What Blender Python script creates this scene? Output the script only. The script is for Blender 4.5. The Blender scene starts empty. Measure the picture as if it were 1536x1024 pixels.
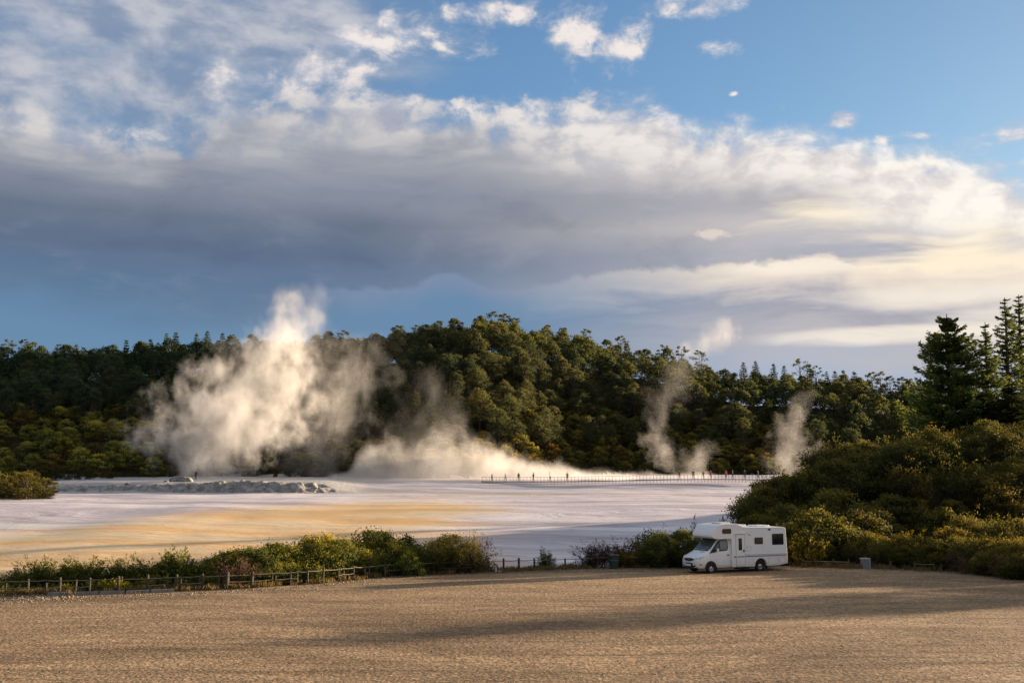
import bpy, bmesh, math, random
import numpy as np
from mathutils import Vector, Matrix
random.seed(7)
rng = np.random.default_rng(11)
scene = bpy.context.scene
COL = scene.collection
R = math.radians
PI = math.pi

# ------------------------------------------------------------------ camera
CAM_H = 6.05
F = 1600.0                      # focal length in units of a 1536 wide frame
PITCH = math.atan(208.0 / F)
cam_d = bpy.data.cameras.new("camera")
cam = bpy.data.objects.new("camera", cam_d)
COL.objects.link(cam)
cam.location = (0, 0, CAM_H)
cam.rotation_euler = (PI / 2 + PITCH, 0, 0)
cam_d.sensor_width = 36.0
cam_d.lens = 36.0 * F / 1536.0
cam_d.clip_start = 0.5
cam_d.clip_end = 20000
scene.camera = cam

def ray(px, py):
    a = (px - 768.0) / F; b = (512.0 - py) / F
    return Vector((a, math.cos(PITCH) - b * math.sin(PITCH), math.sin(PITCH) + b * math.cos(PITCH)))
def at(px, py, Y):              # world point seen at a photo pixel, at depth Y
    d = ray(px, py); return Vector((0, 0, CAM_H)) + d * (Y / d.y)
def gp(px, py, z=0.0):          # world point on the level z
    d = ray(px, py); return Vector((0, 0, CAM_H)) + d * ((z - CAM_H) / d.z)
def AE(px, py):
    d = ray(px, py)
    return math.degrees(math.atan2(d.x, d.y)), math.degrees(math.atan2(d.z, math.hypot(d.x, d.y)))
def s2l(c):
    return tuple((x / 12.92 if x <= .04045 else ((x + .055) / 1.055) ** 2.4) for x in c)
def rgb(r, g, b):
    return s2l((r / 255., g / 255., b / 255.))
def px_of(X, Y, Z):
    dz = Z - CAM_H
    zc = Y * math.cos(PITCH) + dz * math.sin(PITCH)
    return 768 + F * X / zc, 512 - F * (dz * math.cos(PITCH) - Y * math.sin(PITCH)) / zc

# ------------------------------------------------------------------ node helpers
class NT:
    def __init__(s, tree): s.t = tree; s.n = tree.nodes; s.l = tree.links
    def new(s, typ, **kw):
        n = s.n.new(typ)
        for k, v in kw.items(): setattr(n, k, v)
        return n
    def put(s, sock, v):
        if isinstance(v, S): s.l.new(v.s, sock)
        elif v is not None:
            if sock.type == 'RGBA' and isinstance(v, (tuple, list)) and len(v) == 3: v = (*v, 1)
            sock.default_value = v
    def math(s, op, a, b=None, c=None, clamp=False):
        n = s.new('ShaderNodeMath', operation=op); n.use_clamp = clamp
        s.put(n.inputs[0], a)
        if b is not None: s.put(n.inputs[1], b)
        if c is not None: s.put(n.inputs[2], c)
        return S(s, n.outputs[0])
    def ss(s, lo, hi, x, typ='SMOOTHSTEP', a=0.0, b=1.0):
        n = s.new('ShaderNodeMapRange', interpolation_type=typ)
        s.put(n.inputs[0], x); s.put(n.inputs[1], lo); s.put(n.inputs[2], hi); s.put(n.inputs[3], a); s.put(n.inputs[4], b)
        return S(s, n.outputs[0])
    def vec(s, x, y, z):
        n = s.new('ShaderNodeCombineXYZ')
        for i, v in enumerate((x, y, z)): s.put(n.inputs[i], v)
        return S(s, n.outputs[0])
    def sep(s, v):
        n = s.new('ShaderNodeSeparateXYZ'); s.put(n.inputs[0], v)
        return [S(s, o) for o in n.outputs]
    def noise(s, v, scale, detail=5, rough=.5, dist=0.0, lac=2.0, typ=None):
        n = s.new('ShaderNodeTexNoise')
        if typ: n.noise_type = typ
        s.put(n.inputs['Vector'], v); n.inputs['Scale'].default_value = scale
        n.inputs['Detail'].default_value = detail; n.inputs['Roughness'].default_value = rough
        n.inputs['Lacunarity'].default_value = lac; n.inputs['Distortion'].default_value = dist
        return S(s, n.outputs[0])
    def voro(s, v, scale, feature='F1', out=0, rand=1.0):
        n = s.new('ShaderNodeTexVoronoi', feature=feature)
        s.put(n.inputs['Vector'], v); n.inputs['Scale'].default_value = scale; n.inputs['Randomness'].default_value = rand
        return S(s, n.outputs[out])
    def mix(s, f, a, b, mode='MIX'):
        n = s.new('ShaderNodeMix', data_type='RGBA', blend_type=mode)
        s.put(n.inputs[0], f); s.put(n.inputs[6], a); s.put(n.inputs[7], b)
        return S(s, n.outputs[2])
    def ramp(s, f, stops, interp='LINEAR'):
        n = s.new('ShaderNodeValToRGB'); cr = n.color_ramp; cr.interpolation = interp
        while len(cr.elements) < len(stops): cr.elements.new(.5)
        for e, (p, c) in zip(cr.elements, stops):
            e.position = p; e.color = (*c, 1) if len(c) == 3 else c
        s.put(n.inputs[0], f); return S(s, n.outputs[0])
    def curve(s, x, pts, x0, x1, y0, y1):      # piecewise smooth function given by points
        n = s.new('ShaderNodeFloatCurve'); cv = n.mapping.curves[0]
        P = [((a - x0) / (x1 - x0), (b - y0) / (y1 - y0)) for a, b in pts]
        while len(cv.points) < len(P): cv.points.new(.5, .5)
        for q, (a, b) in zip(cv.points, P): q.location = (a, b); q.handle_type = 'AUTO_CLAMPED'
        n.mapping.update()
        t = s.math('MULTIPLY', s.math('SUBTRACT', x, x0), 1 / (x1 - x0), clamp=True)
        s.put(n.inputs['Value'], t)
        return S(s, n.outputs[0]) * (y1 - y0) + y0
class S:
    def __init__(s, nt, sock): s.nt = nt; s.s = sock
    def __add__(s, o): return s.nt.math('ADD', s, o)
    __radd__ = __add__
    def __mul__(s, o): return s.nt.math('MULTIPLY', s, o)
    __rmul__ = __mul__
    def __sub__(s, o): return s.nt.math('SUBTRACT', s, o)
    def __rsub__(s, o): return s.nt.math('SUBTRACT', o, s)
    def __truediv__(s, o): return s.nt.math('DIVIDE', s, o)
    def clamp(s): return s.nt.math('ADD', s, 0.0, clamp=True)
    def mx(s, o): return s.nt.math('MAXIMUM', s, o)
    def mn(s, o): return s.nt.math('MINIMUM', s, o)
    def pow(s, o): return s.nt.math('POWER', s, o)

def objcoord(nt, which='Object'):
    return S(nt, nt.new('ShaderNodeTexCoord').outputs[which])
def geopos(nt):
    return S(nt, nt.new('ShaderNodeNewGeometry').outputs['Position'])
def vscale(nt, v, k):
    n = nt.new('ShaderNodeVectorMath', operation='MULTIPLY'); nt.put(n.inputs[0], v); n.inputs[1].default_value = k
    return S(nt, n.outputs[0])
def vadd(nt, a, b):
    n = nt.new('ShaderNodeVectorMath', operation='ADD'); nt.put(n.inputs[0], a); nt.put(n.inputs[1], b)
    return S(nt, n.outputs[0])
# ------------------------------------------------------------------ daylight
SUN_AZ = 63.0      # degrees right of the view direction
SUN_EL = 7.3
sun_d = bpy.data.lights.new("sun", 'SUN')
sun_d.energy = 18.0; sun_d.angle = R(0.6); sun_d.color = (1.0, .77, .53)
sun = bpy.data.objects.new("sun", sun_d); COL.objects.link(sun)
sd = Vector((math.sin(R(SUN_AZ)) * math.cos(R(SUN_EL)), math.cos(R(SUN_AZ)) * math.cos(R(SUN_EL)), math.sin(R(SUN_EL))))
sun.rotation_euler = sd.to_track_quat('Z', 'Y').to_euler()
sun.location = sd * 300

world = bpy.data.worlds.new("World"); scene.world = world; world.use_nodes = True
wt = NT(world.node_tree); wt.n.clear()
w_out = wt.new('ShaderNodeOutputWorld')
sky = wt.new('ShaderNodeTexSky', sky_type='NISHITA')
sky.sun_disc = False; sky.sun_elevation = R(SUN_EL); sky.sun_rotation = R(SUN_AZ)
sky.air_density = 1.0; sky.dust_density = 0.6; sky.ozone_density = 1.6; sky.altitude = 300
bg_sky = wt.new('ShaderNodeBackground'); bg_sky.inputs[1].default_value = 0.165
D = S(wt, wt.new('ShaderNodeTexCoord').outputs['Generated'])
dx, dy, dz = wt.sep(D)
A = wt.math('ARCTAN2', dx, dy) * (180 / PI)
hyp = (dx * dx + dy * dy).pow(.5)
E = wt.math('ARCTAN2', dz, hyp) * (180 / PI)
clearblue = wt.curve(A, [(-45, 0), (-26, .0), (0, .15), (26, .6), (60, 1), (180, .2)], -180, 180, 0, 1)
nis = wt.mix(1.0, S(wt, sky.outputs[0]), wt.mix(clearblue, (.88, 1.12, 1.42), (1.22, 1.20, 1.14)), 'MULTIPLY')
wt.l.new(nis.s, bg_sky.inputs[0])

def edge(pts, ylo=0, yhi=45):
    P = [AE(*p) for p in pts]
    return wt.curve(A, P, -32, 32, ylo, yhi)
# noise fields on the sky sphere, degrees
wv = wt.vec(A, E, 0.0)
w1 = wt.noise(wt.vec(A, E * 1.7, 3.1), .09, 3, .5) - .5
w2 = wt.noise(wt.vec(A, E * 1.7, 9.7), .09, 3, .5) - .5
Aw = A + w1 * 5.0; Ew = E + w2 * 2.6
puff = wt.noise(wt.vec(Aw, Ew * 1.5, 0.0), .33, 9, .56)            # billowy
puff2 = wt.noise(wt.vec(Aw * .8, Ew * 1.9, 5.0), .16, 8, .58)
streak = wt.noise(wt.vec(Aw * .35, Ew * 1.9, 2.0), .34, 7, .52)
streak2 = wt.noise(wt.vec(Aw * .30, Ew * 2.6 + A * .10, 8.0), .5, 5, .5)
soft = wt.noise(wt.vec(A * .5, E * 1.2, 7.0), .14, 4, .5)
fine = wt.noise(wt.vec(Aw, Ew * 1.6, 15.0), 1.3, 7, .6)

puff_s = wt.noise(wt.vec(Aw + 1.1, (Ew + .35) * 1.5, 0.0), .33, 9, .56)
relief = ((puff - puff_s) * 4.2).mn(1.0).mx(-1.0)
coarse_s = wt.noise(wt.vec((Aw + 2.2) * .8, (Ew + .8) * 1.9, 5.0), .16, 8, .58)
relief2 = ((puff2 - coarse_s) * 3.6).mn(1.0).mx(-1.0)
tiny = wt.noise(wt.vec(Aw, Ew * 1.3, 21.0), .75, 6, .6)
layers = []   # (mask, colour)
def blob(cx, cy, rx, ry, rot=0.0):
    a0, e0 = AE(cx, cy); ra = rx / 27.9; re = ry / 27.9
    ux = A - a0; uy = E - e0
    if rot:
        c, s_ = math.cos(rot), math.sin(rot)
        ux, uy = ux * c + uy * s_, uy * c - ux * s_
    q = (ux * ux) * (1 / ra ** 2) + (uy * uy) * (1 / re ** 2)
    return 1.0 - q
def union(bl):
    m = bl[0]
    for b in bl[1:]: m = m.mx(b)
    return m.mx(-3.0)

rightness = wt.ss(AE(500, 300)[0], AE(1500, 300)[0], A)
# -- high soft veil, upper left
veil_f = union([blob(250, 20, 420, 100), blob(215, 125, 170, 95), blob(20, 150, 160, 120), blob(430, 30, 190, 70)])
veil = wt.ss(-.75, 1.1, veil_f + (puff2 - .5) * 1.8 + (streak - .5) * 1.2)
veil_c = wt.mix(wt.ss(-.7, .7, relief2 + relief * .4), rgb(140, 154, 178), rgb(206, 205, 210))
# unseen cloud in the rest of the sky dome, brightened to add fill light
outside = wt.ss(31, 46, wt.math('ABSOLUTE', A)).mx(wt.ss(30, 42, E))
gen = wt.ss(.38, .55, puff2) * outside
gen_c = wt.mix(wt.ss(.4, .7, puff), (.36, .40, .48), (.95, .90, .86))
nearsun = wt.ss(60, 8, wt.math('ABSOLUTE', A - SUN_AZ - 6)) * wt.ss(50, 5, E)
gen_c = wt.mix(nearsun, gen_c, (3.2, 2.5, 1.8))  # unseen warm glow toward the sun, added to lift the scene light
# -- bright small cumulus
cum_f = union([blob(585, 52, 75, 48, .1), blob(695, 68, 62, 26), blob(860, 42, 52, 66), blob(925, 78, 60, 40, .5), blob(1050, 8, 85, 22),
               blob(770, 22, 110, 22),
               blob(1088, 70, 34, 15), blob(1100, 141, 8, 4), blob(1265, 180, 26, 13), blob(1525, 194, 40, 17), blob(1350, 205, 50, 9),
               blob(495, 108, 95, 36, .15), blob(430, 140, 120, 40), blob(540, 165, 120, 34), blob(740, 165, 100, 24), blob(885, 168, 60, 30), blob(930, 190, 90, 30), blob(210, 205, 50, 10)])
cum = wt.ss(-.15, 1.45, cum_f * .9 + (puff - .50) * 4.4 + (fine - .5) * 1.5 + (tiny - .5) * 2.6)
cum_c = wt.mix(wt.ss(-.3, .9, relief + (cum_f + (puff - .5) * 3.0) * .5), rgb(176, 186, 206), rgb(242, 233, 228))
# -- the great bank: rim, grey belly, dark foot
topE = edge([(-140, 150), (0, 165), (80, 190), (190, 210), (255, 214), (310, 192), (350, 170), (440, 145), (560, 145), (620, 165), (700, 182), (790, 182), (830, 172), (890, 158), (985, 172), (1040, 198), (1120, 200), (1190, 205), (1300, 222), (1400, 236), (1480, 248), (1536, 268), (1640, 290)])
d1 = topE - E + (puff - .5) * 4.4 + (fine - .5) * .8 + .35
bank = wt.ss(-.75, 1.25, d1 + (tiny - .5) * 1.3) 
depth = d1 + (puff2 - .5) * 2.4
belly_top = edge([(-100, 170), (0, 190), (180, 215), (300, 192), (520, 190), (700, 202), (850, 236), (1000, 248), (1150, 272), (1250, 280), (1330, 302), (1536, 345)])
belly = wt.ss(-1.3, 2.2, belly_top - E + (streak - .5) * 3.8 + (puff2 - .5) * 2.2)
rim_c = wt.mix(rightness, rgb(222, 217, 214), rgb(255, 249, 240))
rim_c = wt.mix(wt.ss(-.8, .6, relief + (puff - .5) * 1.6), wt.mix(rightness, rgb(176, 180, 194), rgb(224, 216, 214)), rim_c)
belly_h = wt.ss(AE(768, 455)[1], AE(768, 240)[1], E)
belly_l = wt.ramp(belly_h, [(0, rgb(92, 122, 154)), (.22, rgb(92, 110, 136)), (.55, rgb(106, 118, 138)), (1, rgb(160, 164, 174))])
belly_r = wt.ramp(belly_h, [(0, rgb(176, 178, 190)), (.25, rgb(174, 176, 188)), (.5, rgb(208, 202, 200)), (.68, rgb(180, 178, 185)), (.84, rgb(166, 165, 174)), (1, rgb(216, 208, 202))])
belly_c = wt.mix(wt.ss(AE(480, 300)[0], AE(1250, 300)[0], A + (soft - .5) * 10), belly_l, belly_r)
belly_c = wt.mix(wt.ss(.30, .72, streak) * .45, belly_c, wt.mix(rightness, rgb(112, 124, 148), rgb(205, 197, 194)))
belly_c = wt.mix(wt.ss(.0, .9, relief2) * .30, belly_c, wt.mix(rightness, rgb(150, 156, 172), rgb(224, 214, 208)))
belly_c = wt.mix(wt.ss(.0, -.9, relief2) * .30, belly_c, wt.mix(rightness, rgb(82, 96, 122), rgb(135, 132, 142)))
warm = wt.ss(.0, 1.0, union([blob(1420, 318, 260, 60), blob(1500, 400, 330, 44), blob(1560, 460, 300, 50)]) + (streak - .5) * 2.6 + (streak2 - .5) * 1.6)
belly_c = wt.mix(warm, belly_c, rgb(255, 240, 214))
bankcol = wt.mix(belly, rim_c, belly_c)
bank_low = wt.ss(AE(0, 500)[1], AE(0, 415)[1], E + (soft - .5) * 4 + rightness * 2)      # the foot of the bank thins to blue
# -- second, lower bank
top2 = edge([(-100, 520), (380, 480), (470, 432), (560, 430), (610, 425), (680, 410), (725, 425), (780, 428), (900, 410), (1050, 397), (1150, 394), (1240, 386), (1290, 398), (1380, 402), (1536, 396), (1640, 390)], -5, 30)
d2 = top2 - E + (puff - .5) * 1.5 + (fine - .5) * .5 + (tiny - .5) * .5
bank2 = wt.ss(-.12, .30, d2) * wt.ss(AE(400, 0)[0], AE(560, 0)[0], A)
c2_left = wt.mix(wt.ss(0, 1.7, d2 + (streak - .5) * 1.5), rgb(124, 142, 170), rgb(106, 139, 172))
c2_right = wt.ramp(wt.ss(0, 6.5, d2 + (streak2 - .5) * 3.2, 'LINEAR'), [(0, rgb(246, 232, 212)), (.16, rgb(226, 214, 204)), (.34, rgb(168, 168, 180)), (.55, rgb(190, 186, 190)), (1, rgb(170, 184, 205))])
c2 = wt.mix(wt.ss(AE(690, 0)[0], AE(1230, 0)[0], A), c2_left, c2_right)
warm2 = wt.ss(-.3, 1.3, union([blob(1500, 440, 300, 22), blob(1380, 500, 260, 14), blob(1200, 400, 130, 13), blob(1560, 480, 140, 60)]) + (streak2 - .5) * 2.2 + (streak - .5) * 1.8)
c2 = wt.mix(warm2 * .8, c2, rgb(253, 242, 226))
# little lit scrap in front of the bank
scrap = wt.ss(0, 1.3, union([blob(1068, 352, 24, 9)]) + (tiny - .5) * 5 + (fine - .5) * 3) * .85
# foot of sky: soft blue grey on the left, pale on the right
lowsky_c = wt.mix(wt.ss(-20, 24, A), rgb(100, 134, 168), rgb(186, 196, 212))
low = wt.ss(15, 8, E) * .9

bg_cloud = wt.new('ShaderNodeBackground'); bg_cloud.inputs[1].default_value = 1.0
def over(prev, mask, col):
    # premultiplied layering: prev = (colour, coverage)
    pc, pm = prev
    return (wt.mix(mask, pc, col), pm + mask - pm * mask)
st = (lowsky_c, low)
st = over(st, gen, gen_c)
st = (wt.mix((veil * .92).clamp(), st[0], veil_c), st[1] + veil * .92 - st[1] * veil * .92)
st = over(st, cum, cum_c)
st = over(st, (bank * bank_low).clamp(), bankcol)
st = over(st, bank2, c2)
st = over(st, scrap, rgb(228, 214, 204))
wt.l.new(st[0].s, bg_cloud.inputs[0])
mixs = wt.new('ShaderNodeMixShader')
wt.l.new(st[1].clamp().s, mixs.inputs[0]); wt.l.new(bg_sky.outputs[0], mixs.inputs[1]); wt.l.new(bg_cloud.outputs[0], mixs.inputs[2])
wt.l.new(mixs.outputs[0], w_out.inputs[0])
scene.view_settings.view_transform = 'Standard'; scene.view_settings.look = 'None'
scene.view_settings.exposure = 0; scene.view_settings.gamma = 1
try:
    world.cycles.sampling_method = 'MANUAL'; world.cycles.sample_map_resolution = 512
except Exception: pass
# ------------------------------------------------------------------ terrain
def sst(a, b, x):
    t = np.clip((np.asarray(x, float) - a) / (b - a), 0, 1); return t * t * (3 - 2 * t)
_perm = np.random.default_rng(5).permutation(512)
def vnoise(x, y, seed=0):
    x = np.asarray(x, float) + seed * 17.3; y = np.asarray(y, float) + seed * 9.1
    xi = np.floor(x).astype(int); yi = np.floor(y).astype(int); fx = x - xi; fy = y - yi
    fx = fx * fx * (3 - 2 * fx); fy = fy * fy * (3 - 2 * fy)
    def h(a, b): return _perm[(_perm[a & 511] + b) & 511] / 511.0
    return (h(xi, yi) * (1 - fx) + h(xi + 1, yi) * fx) * (1 - fy) + (h(xi, yi + 1) * (1 - fx) + h(xi + 1, yi + 1) * fx) * fy
def fbm(x, y, o=4, seed=0):
    s = 0; a = .5
    for i in range(o): s = s + a * vnoise(x * 2 ** i, y * 2 ** i, seed + i); a *= .5
    return s / (1 - .5 ** o)

EDGE_PX = [(-160, 899), (0, 893), (200, 888), (350, 882), (470, 875), (600, 862), (740, 857), (900, 851), (1030, 849), (1180, 849), (1300, 852), (1450, 858), (1536, 864), (1640, 872)]
EDGE = [gp(*p) for p in EDGE_PX]
EX = np.array([-200] + [p.x for p in EDGE] + [60, 200]); EY = np.array([35] + [p.y for p in EDGE] + [60, 20])
def edgeY(x): return np.interp(x, EX, EY)

CREST_PX = [(-400, 545), (0, 522), (100, 524), (250, 516), (370, 510), (500, 500), (600, 494), (680, 486), (740, 477), (790, 482), (900, 502), (1000, 520), (1100, 548), (1200, 560), (1300, 572), (1390, 582), (1500, 596), (1560, 640), (1640, 690), (2400, 705)]
YC = 330.0
_cu = np.array([at(px, py, YC).x / YC for px, py in CREST_PX]); _cz = np.array([at(px, py, YC).z - 10.8 for px, py in CREST_PX])
MU = [(940, 4, 930), (1010, 0, 0), (1090, 770, 0), (1140, 735, 0), (1180, 690, 0), (1240, 658, 0), (1400, 655, 0), (1536, 648, 0), (1800, 640, 0)]
_mu = np.array([at(p, 512, 110).x / 110 for p in (1010, 1060, 1095, 1140, 1180, 1240, 1400, 1536, 1800)])
_mz = np.array([-1.6, -1.0, .1, 1.2, 3.3, 5.6, 7.0, 7.7, 8.4])

def footY(X, u):
    return 229 + (fbm(X * .02, X * 0, 3, 8) - .5) * 10 + 35 * sst(-.06, .12, u) + 35 * sst(.27, .40, u)
def Hgt(X, Y):
    X = np.asarray(X, float); Y = np.asarray(Y, float)
    u = X / np.maximum(Y, 20)
    # terrace of pale sinter
    base = np.interp(Y, [75, 82, 100, 150, 186, 205, 228, 240], [-1.9, -1.6, -.3, 2.6, 3.9, 5.4, 6.6, 7.2])
    lip = np.interp(Y, [75, 82, 100, 150, 185.5, 187.5, 190, 228, 240], [-1.9, -1.6, -.3, 2.6, 3.85, 5.1, 5.7, 6.7, 7.2])
    lf = sst(-26, -36, X) 
    wob = (fbm(X * .09, Y * .0 + 3, 3, 2) - .5) * 5
    lipw = np.interp(Y + wob, [75, 82, 100, 150, 184.5, 187.5, 190, 228, 240], [-1.9, -1.6, -.3, 2.6, 3.85, 5.0, 5.7, 6.7, 7.2])
    z = base * (1 - lf) + lipw * lf
    z = z + (fbm(X * .05, Y * .05, 4, 3) - .5) * .5 * sst(80, 100, Y)
    # wooded hill
    zc = np.interp(u, _cu, _cz)
    foot = footY(X, u)
    t = np.clip((Y - foot) / (YC - foot), 0, 1)
    hill = 7 + (zc - 7) * np.sin(t * PI / 2) ** .95 + (fbm(X * .03, Y * .03, 4, 12) - .5) * 6 * sst(0, .3, t)
    back = sst(YC, YC + 260, Y)
    hill = hill * (1 - back) + 6 * back
    # low scrub ridge at the left foot
    hill = hill + sst(-50, -85, X) * sst(228, 240, Y) * sst(262, 246, Y) * 3.5
    z = np.where(Y > foot, np.maximum(hill, z * 0 + 6.5), z)
    # right hand mound
    g = np.interp(u, _mu, _mz) + (fbm(X * .07, Y * .07, 3, 21) - .5) * 3.4
    my = sst(0, 28, Y - (edgeY(X) + 3)) * sst(4, 18, Y - (70 + .467 * (X - 13)))
    far = (sst(146, 122, Y) * sst(.42, .36, u) + sst(205, 150, Y) * sst(.36, .42, u)) * sst(.14, .2, u)
    mound = -1.9 + (g + 1.9) * my
    m = far * sst(70, 84, Y) * (u > .14)
    z = z * (1 - m) + np.maximum(z, mound) * m
    # car park plateau
    e = Y - edgeY(X)
    park = (fbm(X * .05, Y * .12, 3, 31) - .5) * .10
    k = sst(.1, 8, e)
    right = sst(14, 20, X)
    bank = park * (1 - k) + z * k
    kr = sst(1.5, 10, e)
    bankr = park * (1 - kr) + np.maximum(z, -.2) * kr
    z = np.where(e < 0.1, park, bank * (1 - right) + bankr * right)
    return z
def hz(x, y): return float(Hgt(x, y))

xs = np.concatenate([np.arange(-260, -120, 3.0), np.arange(-120, 100, 1.0), np.arange(100, 261, 3.0)])
ys = np.concatenate([np.arange(-60, 24, 4.0), np.arange(24, 110, .8), np.arange(110, 300, 1.0), np.arange(300, 620, 4.0)])
GX, GY = np.meshgrid(xs, ys); GZ = Hgt(GX, GY)
nx, ny = len(xs), len(ys)
def grid_obj(name, facemask, m, dz=0.0):
    idx = np.arange(nx * ny).reshape(ny, nx)
    q = np.stack([idx[:-1, :-1], idx[:-1, 1:], idx[1:, 1:], idx[1:, :-1]], -1)[facemask]
    used, inv = np.unique(q.ravel(), return_inverse=True)
    V = np.stack([GX.ravel(), GY.ravel(), GZ.ravel() + dz], -1)[used]
    o = np_mesh(name, V, inv.reshape(-1, 4), m)
    o.data.polygons.foreach_set('use_smooth', np.ones(len(o.data.polygons), bool))
    o['kind'] = 'structure'; return o
def np_mesh(name, V, Fq, m, tone=None, parent=None):
    me = bpy.data.meshes.new(name)
    V = np.asarray(V, np.float32); Fq = np.asarray(Fq, np.int32); k = Fq.shape[1]
    me.vertices.add(len(V)); me.vertices.foreach_set('co', V.ravel())
    me.loops.add(Fq.size); me.loops.foreach_set('vertex_index', Fq.ravel())
    me.polygons.add(len(Fq)); me.polygons.foreach_set('loop_start', np.arange(0, Fq.size, k, dtype=np.int32))
    me.update(calc_edges=True)
    if tone is not None:
        at_ = me.attributes.new('tone', 'FLOAT', 'FACE'); at_.data.foreach_set('value', np.asarray(tone, np.float32))
    if m: me.materials.append(m)
    o = bpy.data.objects.new(name, me); COL.objects.link(o)
    if parent: o.parent = parent
    return o

# ---- surface materials
def newmat(name):
    m = bpy.data.materials.new(name); m.use_nodes = True; nt = NT(m.node_tree)
    bs = nt.n['Principled BSDF']; return m, nt, bs
def bump(nt, bs, h, dist, strength=1.0):
    b = nt.new('ShaderNodeBump'); b.inputs['Strength'].default_value = strength; b.inputs['Distance'].default_value = dist
    nt.put(b.inputs['Height'], h); nt.l.new(b.outputs[0], bs.inputs['Normal']); return b

m_gravel, nt, bs = newmat('gravel')
P = geopos(nt); px_, py_, pz_ = nt.sep(P)
g1 = nt.noise(P, 4.6, 5, .62); g2 = nt.noise(P, 11.0, 4, .6); st1 = nt.noise(vscale(nt, P, (.16, .42, 1)), 1.0, 7, .68)
track = nt.noise(vadd(nt, vscale(nt, P, (.05, 1.1, 1)), nt.vec(0, nt.noise(P, .04, 2, .5) * 7, 0)), 1.0, 5, .7)
pat = nt.noise(vscale(nt, P, (.05, .11, 1)), 1.0, 4, .55)
vc = nt.voro(P, 8.5, out=1); vcg = nt.sep(vc)[0]
vc2 = nt.sep(nt.voro(P, 19.0, out=1))[0]
c = nt.ramp(st1, [(.32, (.185, .135, .090)), (.5, (.290, .215, .142)), (.66, (.40, .30, .20))])
c = nt.mix(nt.ss(.36, .66, pat) * .5, c, (.33, .25, .165))
mac = nt.noise(vscale(nt, P, (.05, .12, 1)), 1.0, 5, .62, .8)
c = nt.mix(.9, c, nt.ramp(mac, [(.36, (.72, .70, .69)), (.5, (1.0, .99, .98)), (.62, (1.2, 1.18, 1.15))]), 'MULTIPLY')
c = nt.mix(nt.ss(.52, .64, track) * .5, c, (.105, .078, .052))
c = nt.mix(.85, c, nt.ramp(g1, [(.28, (.42, .42, .43)), (.5, (.96, .96, .96)), (.75, (1.5, 1.46, 1.4))]), 'MULTIPLY')
c = nt.mix(.65, c, nt.ramp(vcg, [(0, (.5, .5, .5)), (.6, (1, 1, 1)), (1, (1.55, 1.5, 1.45))]), 'MULTIPLY')
c = nt.mix(.4, c, nt.ramp(vc2, [(0, (.5, .5, .5)), (1, (1.5, 1.5, 1.5))]), 'MULTIPLY')
brk = nt.ss(.42, .60, nt.noise(P, .35, 4, .6))
for cx_, cy_, r_, w_t in [(4, -22, 66, .16), (4, -22, 67.7, .16), (-38, 18, 41, .15), (-38, 18, 42.6, .15), (30, 10, 34, .16), (30, 10, 35.7, .16), (-10, -60, 104, .14), (-10, -60, 105.6, .14), (60, 4, 62, .15), (60, 4, 63.6, .15)]:
    rr_ = ((px_ - cx_).pow(2.0) + (py_ - cy_).pow(2.0)).pow(.5) + (g1 - .5) * .35
    c = nt.mix(nt.ss(w_t * 1.6, w_t * .4, nt.math('ABSOLUTE', rr_ - r_)) * brk * .34, c, (.10, .074, .048))
nt.put(bs.inputs['Base Color'], nt.mix(1.0, c, (.95, .885, .79), 'MULTIPLY')); bs.inputs['Roughness'].default_value = .95; bs.inputs['Specular IOR Level'].default_value = .1
hgt = g1 * .04 + g2 * .025 + pat * .05 + nt.voro(P, 7.5) * -.035
bump(nt, bs, hgt, 1.0, .5)

m_soil, nt, bs = newmat('scrub_soil')
P = geopos(nt)
c = nt.ramp(nt.noise(P, .5, 6, .6), [(.3, (.020, .020, .010)), (.55, (.048, .042, .020)), (.75, (.10, .078, .040))])
nt.put(bs.inputs['Base Color'], c); bs.inputs['Roughness'].default_value = 1; bs.inputs['Specular IOR Level'].default_value = 0
bump(nt, bs, nt.noise(P, 1.6, 5, .6), .5, .8)

m_sinter, nt, bs = newmat('silica_sinter')
P = geopos(nt); X_, Y_, Z_ = nt.sep(P)
warp = nt.noise(vscale(nt, P, (.015, .03, 0)), 1.0, 4, .55) - .5
warp2 = nt.noise(vscale(nt, P, (.03, .06, 0)), 1.0, 4, .55) - .5
Yw = Y_ + warp * 34 + X_ * .12; Xw = X_ + warp2 * 30
fl = nt.noise(nt.vec(Xw * .020, Yw * .13, 0), 1.0, 8, .62, .4)      # long flow streaks
fl2 = nt.noise(nt.vec(Xw * .05, Yw * .42, 4), 1.0, 7, .65, .6)
fl3 = nt.noise(nt.vec(Xw * .012, Yw * .06, 9), 1.0, 4, .5)
white = nt.ramp(fl, [(.36, (.36, .315, .34)), (.46, (.52, .47, .49)), (.54, (.64, .58, .59)), (.64, (.78, .72, .71))])
white = nt.mix(nt.ss(.52, .64, fl2) * .6, white, (.34, .28, .29))
fil = nt.noise(nt.vec(Xw * .12, Yw * .9, 30), 1.0, 6, .7, 1.2)
white = nt.mix(nt.ss(.54, .63, fil) * .55, white, (.30, .25, .26))
gold = nt.ramp(fl, [(.34, (.54, .42, .24)), (.42, (.68, .40, .15)), (.50, (.72, .50, .26)), (.57, (.76, .56, .32)), (.63, (.56, .50, .33)), (.72, (.78, .63, .44))])
gold = nt.mix(nt.ss(.52, .64, fl2) * .5, gold, (.66, .38, .13))
gold = nt.mix(nt.ss(.55, .66, nt.noise(nt.vec(Xw * .16, Yw * .9, 44), 1.0, 7, .7, .8)) * .55, gold, (.42, .33, .19))
grey = nt.ramp(fl2, [(.3, (.20, .20, .20)), (.6, (.40, .40, .39)), (.8, (.60, .59, .57))])
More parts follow.
